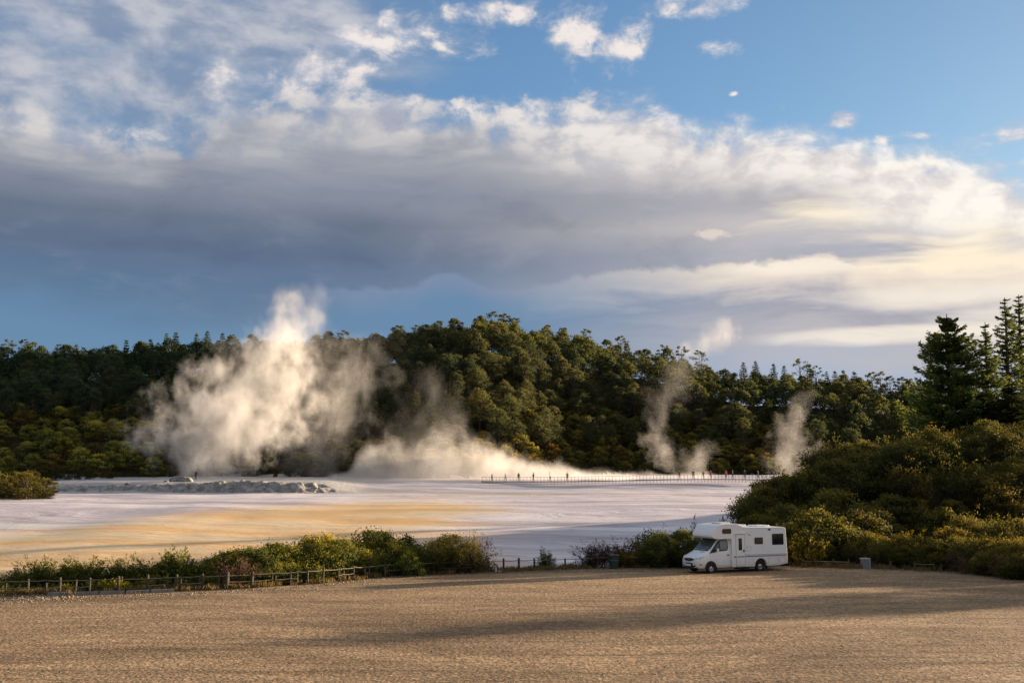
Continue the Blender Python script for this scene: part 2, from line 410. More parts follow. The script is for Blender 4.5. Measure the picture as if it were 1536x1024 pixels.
# gold zone: near left part, reaching right as a tongue at mid depth
Yt = nt.math('MINIMUM', (X_ + 54) * 1.5 + 112, 160.0)
gz = nt.ss(16, -12, Y_ + warp * 20 + (fl3 - .5) * 18 - Yt) * nt.ss(4, -14, X_ + warp2 * 22 + (fl - .5) * 14)
tongue = nt.ss(5.5, 2.0, nt.math('ABSOLUTE', Yw - 178)) * nt.ss(-35, -22, X_) * nt.ss(50, 0, X_) 
gzone = gz
c = nt.mix(gzone, white, gold)
c = nt.mix(tongue * .75 * nt.ss(.42, .6, fl2), c, (.46, .34, .14))
green = nt.ss(6, 0, nt.math('ABSOLUTE', Yw - 122 - X_ * .1)) * nt.ss(-20, -55, X_) * nt.ss(.4, .55, fl3)
c = nt.mix(green * .6, c, (.56, .60, .50))
lz = nt.ss(182, 186, Y_ + warp2 * 4) * nt.ss(-18, -34, X_)        # the raised lip and the shelf behind it
c = nt.mix(lz * .9, c, grey)
mud = nt.ss(.60, .72, nt.noise(nt.vec(Xw * .09, Yw * .5, 1), 1.0, 6, .6)) * nt.ss(30, 8, nt.math('ABSOLUTE', X_ - 8)) * nt.ss(125, 105, Y_) 
c = nt.mix(mud * .75, c, (.30, .275, .28))
shore = nt.ss(.52, .66, fl2) * nt.ss(188, 196, Y_) * nt.ss(228, 215, Y_) * nt.ss(-40, -20, X_)
c = nt.mix(shore * .5, c, (.28, .22, .18))
nt.put(bs.inputs['Base Color'], c)
nt.put(bs.inputs['Roughness'], nt.ss(.3, .7, fl2, a=.45, b=.8)); bs.inputs['Specular IOR Level'].default_value = .35
bump(nt, bs, fl2 * .35 + fil * .25 + fl * .35 + nt.noise(P, 1.2, 6, .65) * (lz * .5 + .06), 1.0, .55)

# partition of the sheet into named pieces
CX = (GX[:-1, :-1] + GX[1:, 1:]) / 2; CY = (GY[:-1, :-1] + GY[1:, 1:]) / 2; CU = CX / np.maximum(CY, 1)
wobx = (fbm(CX * .15, CY * .15, 3, 44) - .5) * 5
park_f = CY - edgeY(CX) < .4
foot_c = footY(CX, CU)
sin_f = (~park_f) & (CY > 79) & (CY < foot_c - .5 + (fbm(CX * .3, CY * .3, 3, 91) - .5) * 6) & (CU < np.interp(CY, [79, 100, 130, 170, 230], [.165, .20, .232, .24, .33]) + wobx * .003) & (CX > -250)
sin_f |= (~park_f) & (CY - edgeY(CX) > 3.0) & (CX > -9) & (CX < 11) & (CY <= 80)
left_scr = (CU < -.425 + wobx * .003) & (CY > 165)
sin_f &= ~left_scr
hill_f = (~park_f) & (~sin_f) & (CY > 200)
soil_f = (~park_f) & (~sin_f) & (~hill_f)
grid_obj('car_park', park_f, m_gravel)
grid_obj('sinter_terrace', sin_f, m_sinter)
grid_obj('hill', hill_f, m_soil)
grid_obj('ground', soil_f, m_soil)
# the far ground, out to the horizon, with a hole where the detailed sheet lies
ring = [(-9000, -9000), (9000, -9000), (9000, 9000), (-9000, 9000)]; inn = [(-258, -58), (258, -58), (258, 612), (-258, 612)]
Vr = [(x, y, -2.5) for x, y in ring] + [(x, y, -2.5) for x, y in inn]
far = np_mesh('far_ground', Vr, [(0, 1, 5, 4), (1, 2, 6, 5), (2, 3, 7, 6), (3, 0, 4, 7)], m_soil); far['kind'] = 'structure'
# ------------------------------------------------------------------ vegetation
def leafmat(name, lo, mid, hi, transl=.35, sat=1.0):
    m, nt, bs = newmat(name)
    tone = S(nt, nt.new('ShaderNodeAttribute', attribute_name='tone').outputs['Fac'])
    oi = nt.new('ShaderNodeObjectInfo'); rnd = S(nt, oi.outputs['Random']); oc = S(nt, oi.outputs['Color'])
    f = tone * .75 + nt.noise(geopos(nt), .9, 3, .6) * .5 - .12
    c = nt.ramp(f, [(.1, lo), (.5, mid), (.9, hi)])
    c = nt.mix(1.0, c, oc, 'MULTIPLY')
    c = nt.mix(1.0, c, nt.ramp(rnd, [(0, (.72, .78, .8)), (.5, (1, 1, 1)), (1, (1.25, 1.15, 1.0))]), 'MULTIPLY')
    nt.put(bs.inputs['Base Color'], c); bs.inputs['Roughness'].default_value = .75; bs.inputs['Specular IOR Level'].default_value = .12
    tr = nt.new('ShaderNodeBsdfTranslucent'); nt.put(tr.inputs[0], nt.mix(1.0, c, (1.25, 1.15, .6), 'MULTIPLY'))
    mx = nt.new('ShaderNodeMixShader'); mx.inputs[0].default_value = transl
    nt.l.new(bs.outputs[0], mx.inputs[1]); nt.l.new(tr.outputs[0], mx.inputs[2]); nt.l.new(mx.outputs[0], nt.n['Material Output'].inputs[0])
    return m
def barkmat(name, c1, c2):
    m, nt, bs = newmat(name)
    P = objcoord(nt); c = nt.ramp(nt.noise(vscale(nt, P, (3, 3, .6)), 3, 5, .6), [(.3, c1), (.7, c2)])
    nt.put(bs.inputs['Base Color'], c); bs.inputs['Roughness'].default_value = .95
    bump(nt, bs, nt.noise(vscale(nt, P, (3, 3, .6)), 6, 4, .6), .05, .6); return m
L_forest = leafmat('forest_leaves', (.034, .048, .034), (.056, .074, .042), (.104, .118, .062), .45)  # dark end lifted so the leaf colour carries painted distance haze
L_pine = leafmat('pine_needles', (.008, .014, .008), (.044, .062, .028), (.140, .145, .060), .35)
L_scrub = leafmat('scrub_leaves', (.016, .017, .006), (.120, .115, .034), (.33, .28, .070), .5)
L_shrub = leafmat('shrub_leaves', (.005, .008, .003), (.050, .064, .018), (.20, .18, .040))  # near-black dark end paints shade onto low, inner leaves
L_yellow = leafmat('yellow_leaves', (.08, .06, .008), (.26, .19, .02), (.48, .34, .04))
L_dry = leafmat('dry_twigs', (.05, .034, .028), (.11, .075, .058), (.19, .125, .085), .15)
B_dark = barkmat('dark_bark', (.03, .024, .018), (.09, .07, .05))
B_pale = barkmat('pale_bark', (.08, .065, .05), (.20, .16, .12))

def unit(n, up=0.0):
    v = rng.normal(size=(n, 3)); v[:, 2] += up; return v / np.linalg.norm(v, axis=1, keepdims=True)
def leaves(cent, nrm, length, width, tone, along=None, jitter=.9):
    n = len(cent)
    N = nrm + jitter * rng.normal(size=(n, 3)) * .6; N /= np.linalg.norm(N, axis=1, keepdims=True)
    a = along if along is not None else rng.normal(size=(n, 3))
    a = a - (a * N).sum(1, keepdims=True) * N * (0.0 if along is not None else 1.0)
    a /= np.linalg.norm(a, axis=1, keepdims=True) + 1e-9
    b = np.cross(N, a); b /= np.linalg.norm(b, axis=1, keepdims=True) + 1e-9
    L = (length * rng.uniform(.6, 1.3, n))[:, None]; W = (width * rng.uniform(.6, 1.3, n))[:, None]
    V = np.stack([cent - a * L * .5, cent + b * W * .5, cent + a * L * .5, cent - b * W * .5], 1)
    return V.reshape(-1, 3), tone
def tube(pts, radii, k=6):
    P = np.array(pts, float); V = []; Fc = []
    for i, p in enumerate(P):
        d = P[min(i + 1, len(P) - 1)] - P[max(i - 1, 0)]; d /= np.linalg.norm(d) + 1e-9
        a = np.cross(d, [0.31, .95, .1]); a /= np.linalg.norm(a) + 1e-9; b = np.cross(d, a)
        for j in range(k):
            t = 2 * PI * j / k; V.append(p + radii[i] * (math.cos(t) * a + math.sin(t) * b))
    for i in range(len(P) - 1):
        for j in range(k):
            Fc.append((i * k + j, i * k + (j + 1) % k, (i + 1) * k + (j + 1) % k, (i + 1) * k + j))
    return np.array(V), np.array(Fc)
def merge(parts):
    V = []; Fc = []; o = 0
    for v, f in parts: V.append(v); Fc.append(f + o); o += len(v)
    return np.concatenate(V), np.concatenate(Fc)
class Proto: pass
def mk(name, LV, tone, wood, lm, bm_, foliage='crown', stem='trunk'):
    p = Proto(); p.name = name; p.fn = foliage; p.sn = stem
    n = len(LV) // 4
    me = np_mesh(foliage, LV, np.arange(n * 4).reshape(-1, 4), lm, tone); p.leaf = me.data; bpy.data.objects.remove(me)
    V, Fc = merge(wood); w = np_mesh(stem, V, Fc, bm_); p.wood = w.data; bpy.data.objects.remove(w)
    p.LV = LV; p.tone = tone
    return p
def clump(c, r, n, flat=.65, up=.35):
    """leaves on the outside of an uneven lump"""
    d = unit(n, up); rr = rng.uniform(.55, 1.25, n)[:, None]
    P = c + d * rr * np.array([r, r, r * flat]); return P, d
def broad_tree(h, w, nclump, nleaf, ls, lm, bm_, base=.3, flat=.6, name='forest_tree', topheavy=0.0):
    Pn, Nn, T, wood = [], [], [], []
    lean = rng.normal(size=2) * .04 * h
    tr = [(0, 0, -1.2), (lean[0] * .3, lean[1] * .3, h * .3), (lean[0] * .7, lean[1] * .7, h * .6), (lean[0], lean[1], h * .86)]
    wood.append(tube(tr, [h * .022, h * .017, h * .011, h * .004]))
    for i in range(nclump):
        tz = rng.uniform(0, 1) ** (1 - topheavy * .5); zc = h * (base + (1 - base) * .93 * tz)
        rad = w * .5 * (math.sin(PI * (.18 + .78 * tz)) ** .8); ang = rng.uniform(0, 2 * PI); q = rng.uniform(.45, 1.0) ** .6
        c = np.array([lean[0] * tz + math.cos(ang) * rad * q, lean[1] * tz + math.sin(ang) * rad * q, zc])
        r = w * rng.uniform(.09, .21) * (1.15 - .35 * tz)
        P, d = clump(c, r, int(nleaf * rng.uniform(.6, 1.3)), flat)
        Pn.append(P); Nn.append(d); T.append(np.clip(.28 + .38 * tz + rng.normal() * .13 + .30 * d[:, 2] + rng.normal(size=len(P)) * .08, 0, 1))  # lower and downward leaves darker: crown self-shadow put into the colour
        if i % 2 == 0:
            z0 = h * rng.uniform(.2, .6); s0 = np.array([lean[0] * z0 / h, lean[1] * z0 / h, z0])
            wood.append(tube([s0, (s0 + c) / 2 + [0, 0, -.04 * h], c], [h * .007, h * .005, h * .002], 4))
    P = np.concatenate(Pn); N = np.concatenate(Nn); T = np.concatenate(T)
    P = P + rng.normal(size=P.shape) * w * .018
    LV, T = leaves(P, N, ls, ls * .7, T)
    return mk(name, LV, T, wood, lm, bm_)
def conifer(h, w, tiers, ls, lm, bm_, per=7, dens=1.0, name='pine_tree', droop=.12, base=.1, ragged=.25, power=.85, nper=26):
    Pn, Nn, An, T, wood = [], [], [], [], []
    wood.append(tube([(0, 0, -1), (.01 * h, 0, h * .4), (0, .008 * h, h * .75), (0, 0, h)], [h * .020, h * .014, h * .007, h * .002], 8))
    for i in range(tiers):
        t = (i + rng.uniform(-.25, .25)) / tiers; t = min(max(t, 0), .985); z = h * (base + (1 - base) * t)
        R0 = w * .5 * ((1 - t) ** power) * (min(1, .55 + t * 3)) + .02 * w
        for j in range(per):
            a = 2 * PI * (j + rng.uniform(-.4, .4)) / per + i * 1.9; z = h * min(.99, base + (1 - base) * (t + rng.normal() * .55 * ragged / tiers)); Lb = R0 * rng.uniform(1 - ragged * 1.6, 1 + ragged * .7)
            if Lb < .1: Lb = .1
            dirv = np.array([math.cos(a), math.sin(a), 0]); n = max(4, int(nper * dens * (Lb / (w * .5) + .15)))
            s = rng.uniform(.15, 1.0, n) ** .75
            sag = -droop * Lb * np.sin(s * PI * .75) + .32 * Lb * s ** 2
            side = np.array([-dirv[1], dirv[0], 0]); wd = Lb * .22 * (1.15 - s) + ls * .3
            off = rng.normal(size=n) * wd
            P = np.array([0, 0, z]) + dirv * (s * Lb)[:, None] + side * off[:, None] + np.array([0, 0, 1]) * (sag + rng.normal(size=n) * .05 * Lb - np.abs(off) * .15)[:, None]
            al = dirv * 1.0 + side * (np.sign(off) * .7)[:, None] + np.array([0, 0, .35]) + rng.normal(size=(n, 3)) * .3
            Pn.append(P); An.append(al); Nn.append(np.tile([0, 0, 1.0], (n, 1)) + dirv * .4)
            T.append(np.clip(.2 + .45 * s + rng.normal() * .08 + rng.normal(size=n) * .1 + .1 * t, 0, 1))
            if Lb > .25:
                m_ = np.array([0, 0, z]) + dirv * Lb * .5 + np.array([0, 0, -droop * Lb * .9 + .08 * Lb]); e_ = np.array([0, 0, z]) + dirv * Lb * .95 + np.array([0, 0, -droop * Lb * .7 + .29 * Lb])
                wood.append(tube([(0, 0, z), m_, e_], [h * .0035 + .01, h * .0025 + .005, .006], 4))
    P = np.concatenate(Pn); LV, T = leaves(P, np.concatenate(Nn), ls, ls * .5, np.concatenate(T), np.concatenate(An), .8)
    return mk(name, LV, T, wood, lm, bm_)
def shrub(h, w, nstem, nleaf, ls, lm, bm_, spiky=.5, name='shrub', aspect=.45, low=.0, inner=.55):
    """many ascending leafy sprays"""
    Pn, Nn, An, T, wood = [], [], [], [], []
    for i in range(nstem):
        a = rng.uniform(0, 2 * PI); q = math.sqrt(rng.uniform(0, 1)); lean = q * .75
        topz = h * (1 - .45 * q * q) * rng.uniform(.72, 1.05); tip = np.array([math.cos(a) * q * w * .5, math.sin(a) * q * w * .5, topz])
        base = np.array([math.cos(a) * q * w * .16, math.sin(a) * q * w * .16, -.25])
        mid = (base + tip) / 2 + np.array([math.cos(a), math.sin(a), 0]) * w * .07 + rng.normal(size=3) * .05 * w
        if i % 3 == 0: wood.append(tube([base, mid, tip], [h * .016, h * .009, .006], 4))
        nsp = 5
        for k in range(nsp):
            t = low + (1 - low) * rng.uniform(.25, 1.0)
            p0 = (1 - t) ** 2 * base + 2 * t * (1 - t) * mid + t * t * tip
            dr = unit(1, .9)[0] + np.array([math.cos(a), math.sin(a), 0]) * .6; dr /= np.linalg.norm(dr)
            Ls = h * .22 * rng.uniform(.6, 1.4) * (.7 + spiky * .6); n = max(4, int(nleaf / nsp)); s = rng.uniform(0, 1, n)
            P = p0 + dr * (s * Ls)[:, None] + rng.normal(size=(n, 3)) * (Ls * (.30 * (1 - s * spiky)))[:, None] * [1, 1, .8]
            al = dr + rng.normal(size=(n, 3)) * .55
            out = P - np.array([0, 0, h * .35]); out /= np.linalg.norm(out, axis=1, keepdims=True) + 1e-9
            Pn.append(P); An.append(al); Nn.append(out)
            T.append(np.clip(.18 + .55 * (P[:, 2] / h) + rng.normal() * .12 + rng.normal(size=n) * .1, 0, 1))  # tone falls toward the ground, painting the bush's own shadow
    P = np.concatenate(Pn); LV, T = leaves(P, np.concatenate(Nn), ls, ls * aspect, np.concatenate(T), np.concatenate(An), 1.0)
    LV[:, 2] = np.maximum(LV[:, 2], -.3)
    return mk(name, LV, T, wood, lm, bm_, 'foliage', 'stem')

def plant(p, x, y, s=1.0, label='', cat='tree', group=None, tint=(1, 1, 1), rz=None, sz=None, sink=0.0, lm=None, z=None, name=None):
    e = bpy.data.objects.new(name or p.name, None); COL.objects.link(e); e.empty_display_size = .3
    e.location = (x, y, (hz(x, y) if z is None else z) - sink); e.rotation_euler = (0, 0, rng.uniform(0, 2 * PI) if rz is None else rz)
    e.scale = (s, s, s * (sz or 1.0)); e['label'] = label; e['category'] = cat
    if group: e['group'] = group
    for nm, me in ((p.sn, p.wood), (p.fn, p.leaf)):
        c = bpy.data.objects.new(nm, me); COL.objects.link(c); c.parent = e; c.color = (*tint, 1)
        if lm is not None and me is p.leaf: c.material_slots[0].link = 'OBJECT'; c.material_slots[0].material = lm
    return e
def bake(name, items, mats, kind='stuff', label=None, cat=None):
    """many plants as one mesh: items = (proto, x, y, z, s, rz, material index)"""
    V = []; T = []; MI = []
    for p, x, y, z, s, rz, mi, frac in items:
        LV = p.LV.reshape(-1, 4, 3)
        sel = rng.random(len(LV)) < frac; L = LV[sel]; t = p.tone[sel]
        if frac < 1: cen = L.mean(1, keepdims=True); L = cen + (L - cen) / math.sqrt(frac)
        c, sn = math.cos(rz), math.sin(rz); M = np.array([[c, -sn, 0], [sn, c, 0], [0, 0, 1]])
        V.append(((L.reshape(-1, 3) @ M.T) * s + [x, y, z])); T.append(t); MI.append(np.full(len(L), mi))
    V = np.concatenate(V); n = len(V) // 4
    o = np_mesh(name, V, np.arange(n * 4).reshape(-1, 4), None, np.concatenate(T))
    for m in mats: o.data.materials.append(m)
    o.data.polygons.foreach_set('material_index', np.concatenate(MI).astype(np.int32))
    o['kind'] = kind
    if label: o['label'] = label
    if cat: o['category'] = cat
    return o

# ---- prototypes
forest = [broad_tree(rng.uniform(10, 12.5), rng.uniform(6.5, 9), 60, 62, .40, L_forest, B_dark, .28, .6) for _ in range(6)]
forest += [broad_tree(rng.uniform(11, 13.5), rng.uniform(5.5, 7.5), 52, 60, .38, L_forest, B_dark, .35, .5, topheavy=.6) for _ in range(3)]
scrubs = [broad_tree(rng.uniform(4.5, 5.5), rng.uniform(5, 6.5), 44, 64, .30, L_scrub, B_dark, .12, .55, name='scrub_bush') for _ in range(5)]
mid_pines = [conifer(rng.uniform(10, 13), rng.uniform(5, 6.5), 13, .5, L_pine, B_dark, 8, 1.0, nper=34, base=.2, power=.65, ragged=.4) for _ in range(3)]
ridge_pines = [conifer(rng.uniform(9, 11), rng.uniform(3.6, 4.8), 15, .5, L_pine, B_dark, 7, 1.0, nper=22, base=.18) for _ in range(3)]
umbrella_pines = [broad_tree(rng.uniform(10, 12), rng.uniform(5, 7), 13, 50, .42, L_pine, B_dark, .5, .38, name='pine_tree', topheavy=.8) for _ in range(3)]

def region(x, y):
    px, py = px_of(x, y, hz(x, y) + 4)
    if px < 230: return 'left of the tall steam plume'
    if px < 520: return 'behind the tall steam plume'
    if px < 720: return 'above the broad low steam bank'
    if px < 960: return 'under the summit of the hill'
    if px < 1180: return 'above the boardwalk'
    return 'behind the mound of shrubs on the right'
n_forest = 0; rest = []
cand = []
row = 0; Y = 243.0
while Y < 345:
    X = -200 + (row % 2) * 3.4
    while X < 205:
        x = X + rng.uniform(-2.2, 2.2); y = Y + rng.uniform(-2, 2)
        u = x / y
        ft = float(footY(x, u))
        if -.52 < u < .52 and y > ft + 6: cand.append((x, y))
        X += 5.3
    Y += 5.2; row += 1
def seen(x, y):
    px, py = px_of(x, y, hz(x, y) + 8); return -20 < px < 1556
cand = [c for c in cand if seen(*c)]
cand.sort(key=lambda c: c[1])
HILLG = 'broadleaf trees on the wooded hillside'
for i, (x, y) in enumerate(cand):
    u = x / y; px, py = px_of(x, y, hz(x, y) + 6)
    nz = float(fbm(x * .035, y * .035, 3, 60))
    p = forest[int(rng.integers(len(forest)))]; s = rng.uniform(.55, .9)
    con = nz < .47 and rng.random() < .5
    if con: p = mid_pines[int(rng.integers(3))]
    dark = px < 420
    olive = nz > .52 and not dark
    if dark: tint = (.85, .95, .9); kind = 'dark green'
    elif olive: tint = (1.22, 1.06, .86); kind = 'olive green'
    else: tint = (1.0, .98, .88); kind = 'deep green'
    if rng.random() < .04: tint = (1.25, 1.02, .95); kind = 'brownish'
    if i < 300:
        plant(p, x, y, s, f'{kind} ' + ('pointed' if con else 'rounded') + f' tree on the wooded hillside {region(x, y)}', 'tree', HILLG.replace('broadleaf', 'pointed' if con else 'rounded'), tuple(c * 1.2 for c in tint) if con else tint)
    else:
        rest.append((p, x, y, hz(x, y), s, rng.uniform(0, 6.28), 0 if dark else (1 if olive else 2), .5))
def tinted(base, name, tint):
    m = base.copy(); m.name = name
    for n in m.node_tree.nodes:
        if n.type == 'OBJECT_INFO':
            for l in list(m.node_tree.links):
                if l.from_node == n and l.from_socket.name == 'Color':
                    sk = l.to_socket; m.node_tree.links.remove(l); sk.default_value = (*tint, 1)
                elif l.from_node == n and l.from_socket.name == 'Random':
                    sk = l.to_socket; m.node_tree.links.remove(l)
                    nn = m.node_tree.nodes.new('ShaderNodeTexNoise'); nn.inputs['Scale'].default_value = .12; nn.inputs['Detail'].default_value = 2
                    gg = m.node_tree.nodes.new('ShaderNodeNewGeometry'); m.node_tree.links.new(gg.outputs['Position'], nn.inputs['Vector']); m.node_tree.links.new(nn.outputs[0], sk)
    return m
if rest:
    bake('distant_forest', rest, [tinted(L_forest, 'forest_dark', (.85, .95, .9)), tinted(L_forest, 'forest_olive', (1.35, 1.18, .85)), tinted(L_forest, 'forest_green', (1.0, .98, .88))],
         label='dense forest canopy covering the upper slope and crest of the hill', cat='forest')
print('forest', len(cand), 'rest', len(rest))
# pines standing along the skyline
PG = 'pines along the crest of the hill'
sky_p = [(12, 508, 1), (38, 508, 1), (52, 512, 1), (80, 528, 0), (97, 522, 0), (115, 516, 0), (190, 510, 0), (207, 514, 0), (226, 508, 0), (250, 500, 0), (264, 498, 0), (295, 500, 0), (311, 496, 0), (334, 499, 0), (350, 501, 1),
         (515, 494, 1), (600, 487, 1), (625, 486, 1), (660, 480, 1), (690, 480, 1), (738, 466, 1), (753, 470, 1), (775, 476, 1), (822, 486, 1), (845, 490, 1), (878, 492, 1), (932, 503, 1), (995, 516, 1), (1020, 518, 1), (1048, 524, 1),
         (1115, 543, 0), (1133, 541, 0), (1160, 545, 0), (1176, 548, 0), (1200, 537, 1), (1214, 546, 0), (1225, 548, 1), (1240, 557, 0), (1252, 556, 0), (1265, 555, 0), (1281, 557, 0), (1308, 557, 1), (1320, 556, 1), (1335, 563, 1), (1350, 565, 1), (1368, 567, 1), (1382, 569, 1), (1395, 572, 0), (1412, 570, 0)]
for px, py, k in sky_p:
    Yp = YC + rng.uniform(-3, 5); w_ = at(px, py, Yp); p = (umbrella_pines if k else ridge_pines)[int(rng.integers(3))]
    s = rng.uniform(.8, 1.1) if k else rng.uniform(.95, 1.25)
    if px in (738, 753): s = 1.15
    hh = p.LV[:, 2].max() * s
    where = 'left of the tall steam plume' if px < 370 else ('between the tall plume and the summit' if px < 700 else ('on the hilltop' if px < 900 else ('right of the summit' if px < 1100 else 'at the right end of the ridge')))
    plant(p, w_.x, w_.y, s, ('open-crowned' if k else 'pointed') + f' dark pine standing on the skyline {where}', 'tree', PG, (1.0, 1.0, 1.0), z=w_.z - hh)
# gold scrub at the foot of the hill
SG = 'scrub bushes along the foot of the hill'
ns = 0; srest = []
for ry in np.arange(0, 40, 3.9):
    x = -120 + rng.uniform(0, 4)
    while x < 120:
        xx = x + rng.uniform(-1.5, 1.5); yy = ry + rng.uniform(-1.5, 1.5); yy += float(footY(xx, xx / 245)); px, py = px_of(xx, yy, hz(xx, yy) + 2)
        footy = float(footY(xx, xx / yy))
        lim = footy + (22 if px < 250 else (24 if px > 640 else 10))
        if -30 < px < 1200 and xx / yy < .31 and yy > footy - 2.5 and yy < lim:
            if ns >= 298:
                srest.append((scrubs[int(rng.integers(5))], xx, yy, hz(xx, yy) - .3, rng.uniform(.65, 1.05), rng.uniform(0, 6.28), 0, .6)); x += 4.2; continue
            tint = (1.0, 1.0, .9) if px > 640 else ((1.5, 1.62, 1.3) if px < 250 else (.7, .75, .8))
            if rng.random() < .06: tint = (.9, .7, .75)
            wh = 'left of the tall steam plume' if px < 250 else ('behind the steam' if px < 720 else ('behind the boardwalk' if px < 960 else 'below the thin steam wisps on the right'))
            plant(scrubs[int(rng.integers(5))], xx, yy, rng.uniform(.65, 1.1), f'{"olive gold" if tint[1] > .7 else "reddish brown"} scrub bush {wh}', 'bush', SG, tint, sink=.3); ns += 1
        x += 4.2
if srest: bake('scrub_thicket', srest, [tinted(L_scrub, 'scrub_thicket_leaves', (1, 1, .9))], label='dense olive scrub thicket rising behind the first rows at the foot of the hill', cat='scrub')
print('scrub', ns, len(srest))
# dark bush patch at the left end of the terrace
for px, py, Yp, s in [(70, 741, 172, .6), (40, 742, 165, .9), (78, 718, 205, .5), (95, 717, 208, .6), (112, 716, 210, .55), (60, 716, 215, .8), (135, 716, 214, .5), (160, 715.5, 218, .5), (8, 738, 170, .75), (30, 737, 172, .7), (52, 736, 175, .6), (66, 735, 178, .45), (-10, 738, 168, .9), (18, 728, 182, .8), (45, 726, 186, .7)]:
    w_ = at(px, py, Yp); plant(scrubs[int(rng.integers(5))], w_.x, w_.y, s, 'dark bush on the left end of the pale terrace', 'bush', 'bushes on the left end of the terrace', (.42, .42, .45), sink=.2)
# ------------------------------------------------------------------ near vegetation
mound_sh = [shrub(rng.uniform(2.8, 3.6), rng.uniform(3.2, 4.2), 46, 110, .17, L_shrub, B_dark, .7, 'mound_shrub') for _ in range(3)]
mound_sh += [broad_tree(rng.uniform(3.0, 3.9), rng.uniform(3.8, 4.8), 46, 120, .17, L_shrub, B_dark, .05, .6, name='mound_shrub') for _ in range(3)]
near_sh = [shrub(rng.uniform(2.0, 2.6), rng.uniform(2.4, 3.2), 44, 130, .13, L_shrub, B_dark, .8, 'shrub', .4) for _ in range(3)]
near_sh += [broad_tree(rng.uniform(2.2, 2.7), rng.uniform(2.6, 3.3), 46, 110, .12, L_shrub, B_dark, .05, .7, name='shrub') for _ in range(3)]
random.Random(2).shuffle(near_sh)
tall_sh = [shrub(rng.uniform(3.2, 3.6), rng.uniform(3.2, 3.8), 56, 150, .14, L_shrub, B_dark, .8, 'tall_shrub', .4) for _ in range(3)]
tall_br = [broad_tree(rng.uniform(3.2, 3.6), rng.uniform(3.4, 4.0), 56, 120, .13, L_shrub, B_dark, .05, .8, name='tall_shrub') for _ in range(3)]
dry_sh = [shrub(rng.uniform(1.6, 2.2), rng.uniform(2.2, 3.0), 44, 110, .14, L_dry, B_pale, 1.0, 'dry_shrub', .22) for _ in range(2)]
low_sh = [shrub(rng.uniform(.8, 1.1), rng.uniform(1.2, 1.6), 26, 60, .11, L_shrub, B_dark, .9, 'low_plant', .4) for _ in range(4)]
sap_sh = [shrub(2.2, 1.5, 34, 210, .12, L_shrub, B_dark, .95, 'young_tree', .42) for _ in range(3)]

def pxw(px, Y): return at(px, 512, Y).x
G1 = 'shrubs covering the mound on the right'
cnt = 0
for ry in np.concatenate([np.arange(80, 100, 2.3), np.arange(100, 135, 3.2)]):
    x = 12.0
    while x < 78:
        xx = x + rng.uniform(-1, 1); yy = ry + rng.uniform(-1, 1); u = xx / yy
        px, py = px_of(xx, yy, hz(xx, yy) + 1.5); e = yy - float(edgeY(xx))
        lim = np.interp(yy, [79, 90, 100, 130], [.205, .215, .222, .235])
        if e > 3.5 and u > lim and px < 1575 and cnt < 299 and not (hz(xx, yy) < -1.2):
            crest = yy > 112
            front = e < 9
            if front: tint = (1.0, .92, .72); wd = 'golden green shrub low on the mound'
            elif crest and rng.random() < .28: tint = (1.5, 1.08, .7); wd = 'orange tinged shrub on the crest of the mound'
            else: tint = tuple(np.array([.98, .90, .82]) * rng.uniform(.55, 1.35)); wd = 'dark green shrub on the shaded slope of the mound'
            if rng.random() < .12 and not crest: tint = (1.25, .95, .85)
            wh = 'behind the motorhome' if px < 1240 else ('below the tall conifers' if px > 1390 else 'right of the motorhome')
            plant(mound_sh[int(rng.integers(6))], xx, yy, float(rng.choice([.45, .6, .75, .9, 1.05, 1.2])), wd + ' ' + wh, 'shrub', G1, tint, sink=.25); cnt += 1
        x += 2.3 if ry < 100 else 3.1
print('mound', cnt)
# row of shrubs behind the fence, right of and behind the motorhome
G2 = 'sunlit shrubs behind the right hand fence'
def top_at(pts, px): return float(np.interp(px, [p[0] for p in pts], [p[1] for p in pts]))
for px in np.arange(1052, 1570, 15):
    for dpt in (2.2, 4.6):
        p_ = px + rng.uniform(-6, 6); g0 = EDGE[0]; Xg = pxw(p_, 76); Yg = float(edgeY(Xg)) + dpt + rng.uniform(-.5, .5); Xg = pxw(p_, Yg)
        dry = rng.random() < .16; yel = (not dry) and (rng.random() < (.5 if p_ < 1215 and p_ > 1180 else .10))
        s = rng.uniform(.8, 1.05) * (1.0 if dpt > 3 else .8)
        wh = 'beside the rear of the motorhome' if p_ < 1230 else ('behind the motorhome' if p_ < 1180 else 'along the fence right of the motorhome')
        if p_ < 1180: wh = 'behind the motorhome'
        if dry: plant(dry_sh[int(rng.integers(2))], Xg, Yg, s * 1.1, 'dry brown twiggy shrub ' + wh, 'shrub', G2, (1.3, 1.1, .9), sink=.1)
        else: plant(near_sh[int(rng.integers(6))], Xg, Yg, s, ('yellow flowering' if yel else 'olive green') + ' bushy shrub ' + wh, 'shrub', G2, (.42, .44, .5) if yel else tuple(np.array([1.05, .92, .74]) * rng.uniform(.55, 1.25)), sink=.1, lm=L_yellow if yel else None)
